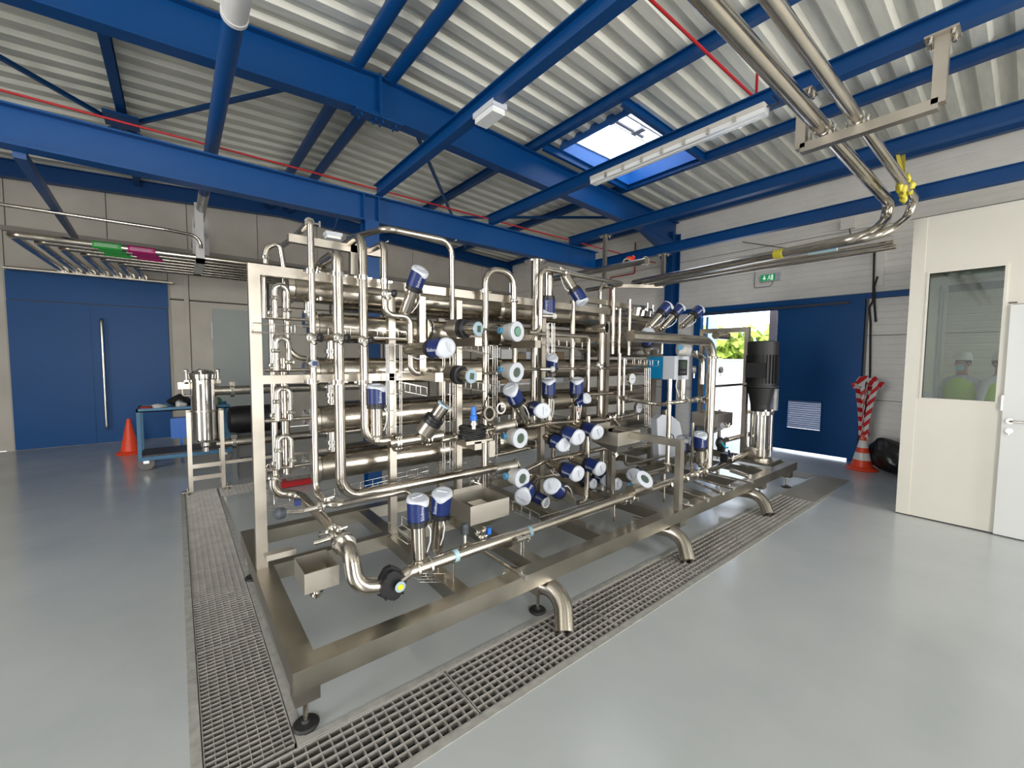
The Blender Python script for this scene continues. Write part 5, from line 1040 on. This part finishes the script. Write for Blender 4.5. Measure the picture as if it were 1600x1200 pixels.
h_ = at(1578, 658, X=bx-.03); MB().cyl((bx-.03, h_.y, h_.z), (bx-.042, h_.y, h_.z), .024, 20).tube([(bx-.035, h_.y, h_.z), (bx-.080, h_.y, h_.z), (bx-.080, h_.y-.13, h_.z)], .009, 10, bend=.02).build('lever_handle', STEEL, bd)
h_ = at(1577, 673, X=bx-.03); ls = MB().cyl((bx-.03, h_.y, h_.z), (bx-.040, h_.y, h_.z), .024, 20).build('lock_rosette', STEEL, bd); MB().box((bx-.066, h_.y-.003, h_.z-.035), (bx-.040, h_.y+.003, h_.z+.005)).build('key', BRIGHT, ls)
h_ = at(1583, 473, X=bx-.004); MB().box((bx-.008, h_.y-.025, h_.z-.006), (bx, h_.y+.025, h_.z+.008)).build('name_plate', mat('plate_brown', (.14, .11, .09), .5), bd)
bl = bpy.data.lights.new('booth_fill', 'AREA'); bl.size = .5; bl.energy = 16; bl.color = (.95, 1, .97); blo = bpy.data.objects.new('booth_fill', bl); C.objects.link(blo); blo.location = (7.2, -1.2, 2.7)  # unseen fill light added to brighten the booth interior
# ---- people behind the booth window
def person(loc, yaw, lab, mask=True, arm_up=False):
    t_ = thing('person', lab, 'person', loc); bm = bpy.data.meshes.new('body'); J = {}; vs = []; es = []; rs = []
    def j(n_, p_, r, par=None):
        J[n_] = len(vs); vs.append(V(p_)); rs.append(r)
        if par: es.append((J[par], J[n_]))
    j('pel', (0, 0, .95), (.15, .11)); j('waist', (0, 0, 1.08), (.14, .10), 'pel'); j('chest', (0, 0, 1.28), (.17, .12), 'waist'); j('up', (0, 0, 1.42), (.12, .09), 'chest'); j('neck', (0, .01, 1.50), (.055, .055), 'up'); j('head0', (0, .02, 1.58), (.07, .08), 'neck'); j('head1', (0, .02, 1.70), (.078, .092), 'head0')
    for s in (-1, 1):
        j('sh%d' % s, (s*.18, 0, 1.40), (.062, .062), 'up'); fy = .26 if arm_up else .12
        j('el%d' % s, (s*.25, .02, 1.14), (.045, .045), 'sh%d' % s); j('wr%d' % s, (s*.14, fy, 1.12 if arm_up else 1.0), (.030, .030), 'el%d' % s)
        j('pm%d' % s, (s*.10, fy+.06, 1.13 if arm_up else .98), (.036, .018), 'wr%d' % s)
        for k_i in range(4):
            ox = (k_i-1.5)*.018; j('f%d%d' % (s, k_i), (s*.09+ox, fy+.10, (1.135 if arm_up else .97)), (.009, .009), 'pm%d' % s); j('g%d%d' % (s, k_i), (s*.085+ox, fy+.125+.004*k_i, (1.115 if arm_up else .95)), (.008, .008), 'f%d%d' % (s, k_i))
        j('t%d' % s, (s*.06, fy+.05, 1.15 if arm_up else .995), (.010, .010), 'pm%d' % s); j('u%d' % s, (s*.045, fy+.075, 1.15 if arm_up else .985), (.009, .009), 't%d' % s)
        j('hp%d' % s, (s*.09, 0, .88), (.10, .10), 'pel'); j('kn%d' % s, (s*.10, .01, .50), (.065, .065), 'hp%d' % s); j('an%d' % s, (s*.10, -.01, .09), (.045, .045), 'kn%d' % s); j('to%d' % s, (s*.11, .14, .035), (.045, .03), 'an%d' % s)
    bm.from_pydata([tuple(v) for v in vs], es, []); tmp = bpy.data.objects.new('tmp', bm); C.objects.link(tmp)
    md = tmp.modifiers.new('s', 'SKIN')
    for i_, r in enumerate(rs): bm.skin_vertices[0].data[i_].radius = r
    bm.skin_vertices[0].data[0].use_root = True; tmp.modifiers.new('b', 'SUBSURF').levels = 1
    dg = bpy.context.evaluated_depsgraph_get(); me = bpy.data.meshes.new_from_object(tmp.evaluated_get(dg)); bpy.data.objects.remove(tmp)
    for m_ in (SKIN, DARKC, SHIRT): me.materials.append(m_)
    for p_ in me.polygons:
        c = p_.center; p_.use_smooth = True
        p_.material_index = 1 if c.z < .97 and abs(c.x) < .24 and c.y < .11 else (0 if (c.z > 1.485 or c.y > .17 or (c.y > .10 and c.z < 1.02)) else 2)
    o = bpy.data.objects.new('body', me); C.objects.link(o); o.parent = t_
    def P(mb, nm, M_, par=t_, lb=None):
        me_ = mb.mesh(nm, M_); o_ = bpy.data.objects.new(nm, me_); C.objects.link(o_); o_.parent = par
        if lb: o_['label'] = lb
        return o_
    n_ = 20; vs2 = []; lv = [(.93, .175, .135), (1.08, .165, .125), (1.28, .190, .140), (1.40, .175, .115), (1.455, .115, .085)]
    for z, a, b_ in lv:
        for i_ in range(n_): q_ = 2*math.pi*i_/n_; vs2.append((a*math.cos(q_), b_*math.sin(q_), z))
    fs = [(l*n_+i_, l*n_+(i_+1) % n_, (l+1)*n_+(i_+1) % n_, (l+1)*n_+i_) for l in range(4) for i_ in range(n_)]
    vest = P(MB().add(vs2, fs, True), 'hi_vis_vest', VEST)
    bz = MB(); vs3 = []
    for z in (1.06, 1.10):
        for i_ in range(n_): q_ = 2*math.pi*i_/n_; vs3.append((.170*math.cos(q_), .130*math.sin(q_), z))
    P(bz.add(vs3, [(i_, (i_+1) % n_, n_+(i_+1) % n_, n_+i_) for i_ in range(n_)], True), 'reflective_band', CONEW, vest)
    P(MB().lathe([(1.685, .112), (1.69, .118), (1.695, .104), (1.74, .102), (1.78, .085), (1.80, .05), (1.805, .01)], (0, .015, 0), n=24).box((-.07, .10, 1.686), (.07, .16, 1.696)), 'hard_hat', HELM)
    P(MB().sphere((0, .085, 1.585), .055, 12, (1, .55, .85)), 'face_mask', MASKM)
    P(MB().sphere((0, .112, 1.63), .014, 8, (.8, 1, 1.4)).sphere((.079, .015, 1.635), .02, 8, (.4, .8, 1.3)).sphere((-.079, .015, 1.635), .02, 8, (.4, .8, 1.3)), 'nose_and_ears', SKIN)
    P(MB().sphere((.03, .10, 1.652), .010, 8).sphere((-.03, .10, 1.652), .010, 8), 'eyes', BLACK)
    P(MB().sphere((0, -.015, 1.66), .088, 14, (1, .95, .85)), 'hair', HAIR)
    t_.rotation_euler = (0, 0, yaw); t_.scale = (.84, .84, .965)
    if arm_up: P(MB().box((-.12, .30, 1.13), (.12, .42, 1.14)), 'clipboard', CONEW)
    return t_
pp = at(1502, 600, X=7.75); person((7.75, pp.y, 0), R_(70), 'person in white helmet, yellow vest and blue mask behind the booth glass')
pp = at(1562, 600, X=7.7); person((7.7, pp.y, 0), R_(130), 'person half hidden by the window edge holding papers', arm_up=True)
# ---- left pipe rack
for kk in range(7):
    y = 7.50+kk*.25; xl = -1.46+kk*.17; z = 3.0
    t_ = thing('rack_pipe', ('front most', 'second', 'third', 'fourth', 'fifth', 'sixth', 'rearmost')[kk]+' steel pipe of the left overhead rack turning to the wall', 'pipe', (xl, y, z), 'left rack pipes')
    r = .045 if kk == 0 else .040
    MB().tube([(2.6, y, z), (xl, y, z), (xl+.01, YW-.18, 3.04)], r, 16, bend=.09).build('pipe_run', STEEL if kk == 0 else HOUS, t_)
    MB().lathe([(-.03, r), (-.03, r*1.5), (-.015, r*1.5), (-.015, r), (.01, r), (.01, r*.8)], (xl+.01, YW-.18, 3.04), (0, 1, 0), 16).build('end_ferrule', BRIGHT, t_)
solo(MB().box((-2.1, YW-.30, 2.975), (-.0, YW-.06, 3.0)), 'pipe_shelf', FRAME, 'thin steel ledge under the pipe ends above the blue double door', 'shelf')
solo(MB().tube([(-5, 6.75, 3.15), (-.05, 6.75, 3.15), (.30, 6.85, 3.15), (.30, 6.85, 3.0)], .020, 12, bend=.12), 'thin_pipe', STEEL, 'thin steel pipe running above the left pipe rack', 'pipe')
solo(MB().box((.26, 7.35, 2.90), (.36, 8.45, 2.965)).box((.26, 7.35, 2.9), (.36, 7.42, 3.72)).box((.26, 8.38, 2.9), (.36, 8.45, 3.72)), 'rack_hanger', GREYW, 'white hanger frame holding the left pipe rack', 'bracket')
def wrap(u0, u1, M_, lab, Z=3.0, y=7.5, r=.048):
    x0, x1 = at(u0, 388, Y=y).x, at(u1, 390, Y=y).x; t_ = thing('pipe_marker', lab, 'label', (x0, y, Z)); MB().lathe([(0, r), (x1-x0, r)], (x0, y, Z), (1, 0, 0), 20).build('marker_band', M_, t_)
    for kk in range(1, 3): MB().lathe([(0, .043), (x1-x0, .043)], (x0+.03*kk, y+.25*kk, Z), (1, 0, 0), 16).build('marker_band', M_, t_)
    mb = MB()
    for kk in range(3): mb.box((x0+.02, y-r-.002-.001*kk, Z+.012-.016*kk), (x1-.02-.02*(kk % 2), y-r, Z+.016-.016*kk))
    mb.build('print_line', CHALK, t_, kind='stuff')
wrap(145, 190, TAPEG, 'green marker wrapped round the left rack pipes'); wrap(200, 243, TAPEM, 'magenta marker wrapped round the left rack pipes')
# ---- bag filter on its stand
fx_, fy_ = .245, 6.15; t_ = thing('filter_housing', 'shiny upright steel filter vessel with clamped domed lid', 'filter', (fx_, fy_, .6), None)
MB().lathe([(.585, .10), (.60, .125), (.62, .130), (1.33, .130), (1.34, .142), (1.36, .142)], (fx_, fy_, 0), n=32).build('vessel_body', BRIGHT, t_)
ld = MB().lathe([(1.362, .145), (1.39, .145), (1.40, .12), (1.43, .09), (1.445, .04), (1.448, .01)], (fx_, fy_, 0), n=32).build('lid', BRIGHT, t_)
for a in (20, 100, 180, 260, 330):
    c = V((fx_+math.cos(R_(a))*.16, fy_+math.sin(R_(a))*.16, 1.37)); MB().cyl(c-V((0, 0, .08)), c+V((0, 0, .05)), .010, 8).sphere(c+V((0, 0, .06)), .026, 10, (1, .5, .8)).box(c-V((.02, .02, .09)), c+V((.02, .02, -.05))).build('eye_bolt', BRIGHT, ld)
MB().lathe([(0, .05), (.05, .05), (.07, .035), (.12, .035)], (fx_, fy_, .585), (0, 0, -1), 18).build('outlet', BRIGHT, t_); MB().lathe([(.95, .131), (.95, .137), (.965, .137), (.965, .131)], (fx_, fy_, 0), n=32).build('support_band', FRAME, t_)
MB().box((fx_-.24, fy_-.02, 1.22), (fx_-.13, fy_+.02, 1.30)).tube([(fx_-.20, fy_, 1.22), (fx_-.20, fy_, 1.14), (fx_-.13, fy_, 1.14)], .012, 8).build('side_bracket', FRAME, t_)
t_ = thing('filter_stand', 'narrow steel ladder stand under the upright filter vessel', 'stand', (fx_, fy_, 0))
for sx in (-.155, .155):
    for sy in (-.12, .12): MB().box((fx_+sx-.02, fy_+sy-.02, .03), (fx_+sx+.02, fy_+sy+.02, .96)).build('leg', FRAME, t_)
for z in (.16, .30): MB().box((fx_-.155, fy_-.135, z), (fx_+.155, fy_-.105, z+.05)).build('rung', FRAME, t_)
for sx in (-.19, .19): MB().box((fx_+sx-.05, fy_-.15, .03), (fx_+sx+.05, fy_-.08, .045)).cyl((fx_+sx, fy_-.12, .0), (fx_+sx, fy_-.12, .08), .010, 8).lathe([(0, .028), (.02, .028)], (fx_+sx, fy_-.12, 0), n=12).build('foot', FRAME, t_)
for z, r, lab in ((1.19, .055, 'upper horizontal pipe from the filter vessel passing behind the post'), (.55, .055, 'lower horizontal pipe from the filter vessel passing behind the post')):
    t_ = thing('filter_pipe', lab, 'pipe', (.5, 6.1, z)); MB().tube([(fx_+.10, 6.1, z), (2.4, 6.1, z)], r, 18).build('pipe_run', STEEL, t_)
    for x in (.52, 1.6): MB().lathe([(-.02, r), (-.02, r*1.5), (.02, r*1.5), (.02, r)], (x, 6.1, z), (1, 0, 0), 18).box((x-.03, 6.03, z+r), (x+.03, 6.1, z+r+.05)).build('clamp', BRIGHT, t_)
solo(MB().tube([(.80, 6.06, 1.14), (.80, 6.06, .30)], .011, 8).cyl((.80, 6.06, 1.16), (.80, 6.06, 1.08), .03, 10), 'drop_tube', STEEL, 'thin drop tube hanging from the upper filter pipe', 'pipe')
solo(MB().tube([(.85, 6.0, .02), (.85, 6.0, .22), (.88, 6.0, .26), (.89, 6.0, .20)], .011, 8, bend=.02), 'stand_pipe', STEEL, 'short hooked tube rising from the floor near the filter', 'pipe')
solo(MB().box((.40, 6.25, .26), (2.5, 6.29, .30)), 'floor_rail', FRAME, 'low steel rail right of the filter stand', 'rail')
t_ = thing('large_motor', 'large black electric motor lying behind the filter pipes', 'motor', (.9, 6.55, .7)); mb = MB().lathe([(0, .12), (.02, .17), (.08, .178), (.62, .178), (.66, .15)], (.50, 6.55, .77), (1, 0, 0), 30)
for kk in range(30): a = kk*2*math.pi/30; mb.bar((.60, 6.55+math.cos(a)*.178, .77+math.sin(a)*.178), (1.1, 6.55+math.cos(a)*.178, .77+math.sin(a)*.178), .02, .004, (0, math.cos(a), math.sin(a)))
mb.build('motor_body', BLACKM, t_); MB().box((.6, 6.42, 0), (1.1, 6.68, .60)).build('motor_plinth', mat('plinth', (.12, .12, .12), .6), t_)
solo(MB().box((.95, 5.62, .01), (1.38, 5.70, .07)).box((1.0, 5.70, .01), (1.04, 5.9, .05)), 'red_bar', REDP, 'bright red steel bar lying on the floor behind the corner post', 'bar')
# ---- blue trolley and its load
tx0, tx1, ty0, ty1 = -.45, .62, 7.62, 8.25; zl_, zu_ = at(216, 716, Y=7.62).z, at(213, 645, Y=7.62).z
t_ = thing('trolley', 'worn blue two-tier trolley left of the filter vessel', 'trolley', (tx0, ty0, 0))
for x in (tx0, tx1-.04):
    for y in (ty0, ty1-.04): MB().box((x, y, zl_), (x+.04, y+.04, zu_)).build('frame_post', CARTB, t_)
MB().box((tx0, ty0, zl_-.05), (tx1, ty1, zl_)).build('lower_shelf_rim', CARTB, t_); MB().box((tx0+.03, ty0+.03, zl_), (tx1-.03, ty1-.03, zl_+.02)).build('lower_shelf', RUST, t_)
MB().box((tx0, ty0, zu_), (tx1, ty1, zu_+.015)).box((tx0, ty0, zu_), (tx1, ty0+.02, zu_+.05)).box((tx0, ty1-.02, zu_), (tx1, ty1, zu_+.05)).box((tx0, ty0, zu_), (tx0+.02, ty1, zu_+.05)).build('upper_tray', CARTB, t_)
for x in (tx0+.08, tx1-.08):
    for y in (ty0+.08, ty1-.08):
        w_ = MB().lathe([(-.02, .03), (-.02, .085), (-.012, .095), (.012, .095), (.02, .085), (.02, .03)], (x, y, .095), (0, 1, 0), 22).build('wheel', mat('wheel_grey', (.16, .15, .14), .7), t_)
        MB().box((x-.03, y-.03, .10), (x+.03, y-.022, zl_-.05)).box((x-.03, y+.022, .10), (x+.03, y+.03, zl_-.05)).build('caster_fork', GALV, w_)
def lump(c, s, lab, cat, nm, M_, seed):
    rnd = random.Random(seed); mb = MB().sphere((0, 0, 0), 1, 16); c = V(c); c.z = zu_+.017+s[2]
    for i_, p_ in enumerate(mb.v):
        k_ = 1+.22*math.sin(4*p_.x+seed)+.18*math.sin(7*p_.y+2*seed)*p_.z; mb.v[i_] = c+V((p_.x*s[0]*k_, p_.y*s[1]*k_, max(-s[2], p_.z*s[2]*k_)))
    solo(mb, nm, M_, lab, cat)
zz = zu_+.09
lump((.02, 7.95, zz), (.16, .13, .085), 'black tool bag on the trolley tray', 'bag', 'tool_bag', BLACK, 1); lump((-.22, 7.8, zz), (.12, .07, .035), 'pale crumpled glove at the left of the trolley tray', 'glove', 'work_glove', CLOTH, 2)
lump((.03, 7.76, zz), (.07, .06, .05), 'white cloth in front of the black tool bag', 'cloth', 'cleaning_cloth', CLOTH, 3); lump((.36, 7.8, zz), (.14, .10, .075), 'green plastic bag on the trolley behind the filter', 'bag', 'plastic_bag', GREENP, 4); lump((-.35, 7.75, zz), (.06, .05, .03), 'small red rag on the corner of the trolley tray', 'rag', 'rag', mat('red_rag', (.3, .03, .03), .8), 5)
lump((.18, 8.05, zz), (.09, .08, .06), 'small dark hose coil right of the black tool bag', 'hose', 'hose_coil', RUBBER, 6)
bxm = MB().prism([(.02, 8.5, .30), (.28, 8.5, .30), (.31, 8.5, .60), (-.01, 8.5, .60)], (0, 0, 0), (0, .2, 0)); bb_ = at(283, 667, Y=8.5)
solo(MB().box((bb_.x-.13, 8.45, bb_.z-.17), (bb_.x+.13, 8.65, bb_.z+.15)).box((bb_.x-.02, 8.65, 0), (bb_.x+.02, 8.7, bb_.z)), 'blue_bin', BRBLUE, 'bright blue bin standing behind the trolley', 'bin')
# pale boxes on the far shelf behind the skid
c = at(845, 552, Y=6.8); t_ = thing('storage_rack', 'storage rack with pale boxes seen far behind the pipework', 'shelving', (c.x, 6.9, 0))
for x in (-1.1, 0, 1.1):
    MB().box((c.x+x-.02, 6.85, 0), (c.x+x+.02, 6.89, 1.95)).build('upright', GALV, t_)
for z in (.55, 1.05, 1.5): MB().box((c.x-1.12, 6.83, z), (c.x+1.12, 7.35, z+.03)).build('shelf', GALV, t_)
cols = [CONEW, mat('carton', (.32, .22, .13), .8), WHITEP, mat('carton_pale', (.55, .48, .38), .8)]; lbs = ('white carton', 'brown carton', 'pale grey carton', 'cream carton')
x = c.x-1.05; kk = 0
for z in (1.53, 1.08):
    x = c.x-1.05
    for j_ in range(6):
        w_ = (.46, .22, .30, .26, .38, .24)[(j_+kk) % 6]; h_ = (.26, .18, .22, .30, .2, .24)[(j_+2*kk) % 6]
        solo(MB().box((x, 6.86, z), (x+w_-.02, 7.2, z+h_)), 'carton', cols[(j_+kk) % 4], '%s, %s from the left on the %s shelf of the far rack' % (lbs[(j_+kk) % 4], ('first', 'second', 'third', 'fourth', 'fifth', 'sixth')[j_], ('upper', 'middle')[kk]), 'box', 'cartons on the far rack'); x += w_
    kk += 1
# ---- outside the open door
g = MB().box((XW+.2, -6, -.06), (40, 30, -.01)); struct(g, 'ground', GROUND)
t_ = thing('yard_fence', 'white mesh fence outside the open doorway', 'fence', (14, 6, 0)); mb = MB()
for kk in range(22): mb.cyl((14, 3+kk*.28, 0), (14, 3+kk*.28, 1.25), .010, 6)
mb.build('fence_wire', FENCEM, t_, kind='stuff')
for z in (.15, .5, .85, 1.2): MB().cyl((14, 3, z), (14, 9, z), .014, 6).build('fence_rail', FENCEM, t_)
solo(MB().box((17, 3, 0), (17.2, 12, 1.6)).box((16.9, 3, 1.6), (19, 12, 1.65)), 'white_shed', WHITEP, 'long white low shed beyond the yard fence', 'shed')
def tree(c, s, lab, seed):
    rnd = random.Random(seed); t_ = thing('tree', lab, 'tree', c, 'trees beyond the yard'); c = V(c); MB().cyl(c, c+V((0, 0, 1.6)), .14, 8).build('trunk', TAN, t_); mb = MB()
    for kk in range(260):
        a, b_ = rnd.uniform(0, 6.28), rnd.uniform(-1, 1); r = rnd.uniform(.55, 1); q = c+V((math.cos(a)*math.sqrt(1-b_*b_)*s*r, math.sin(a)*math.sqrt(1-b_*b_)*s*r, 2.0+b_*r*s*.75)); d = V((rnd.uniform(-1, 1), rnd.uniform(-1, 1), rnd.uniform(-1, 1))).normalized(); e_ = d.orthogonal().normalized(); h_ = .16*s
        mb.add([q-d*h_, q+e_*h_, q+d*h_, q-e_*h_], [(0, 1, 2, 3)])
    mb.build('foliage', LEAF, t_, kind='stuff')
tree((19, 9.6, 0), 1.6, 'bright green bush seen through the doorway, left one', 1); tree((20, 7.8, 0), 1.5, 'bright green tree seen through the doorway, right one', 2)
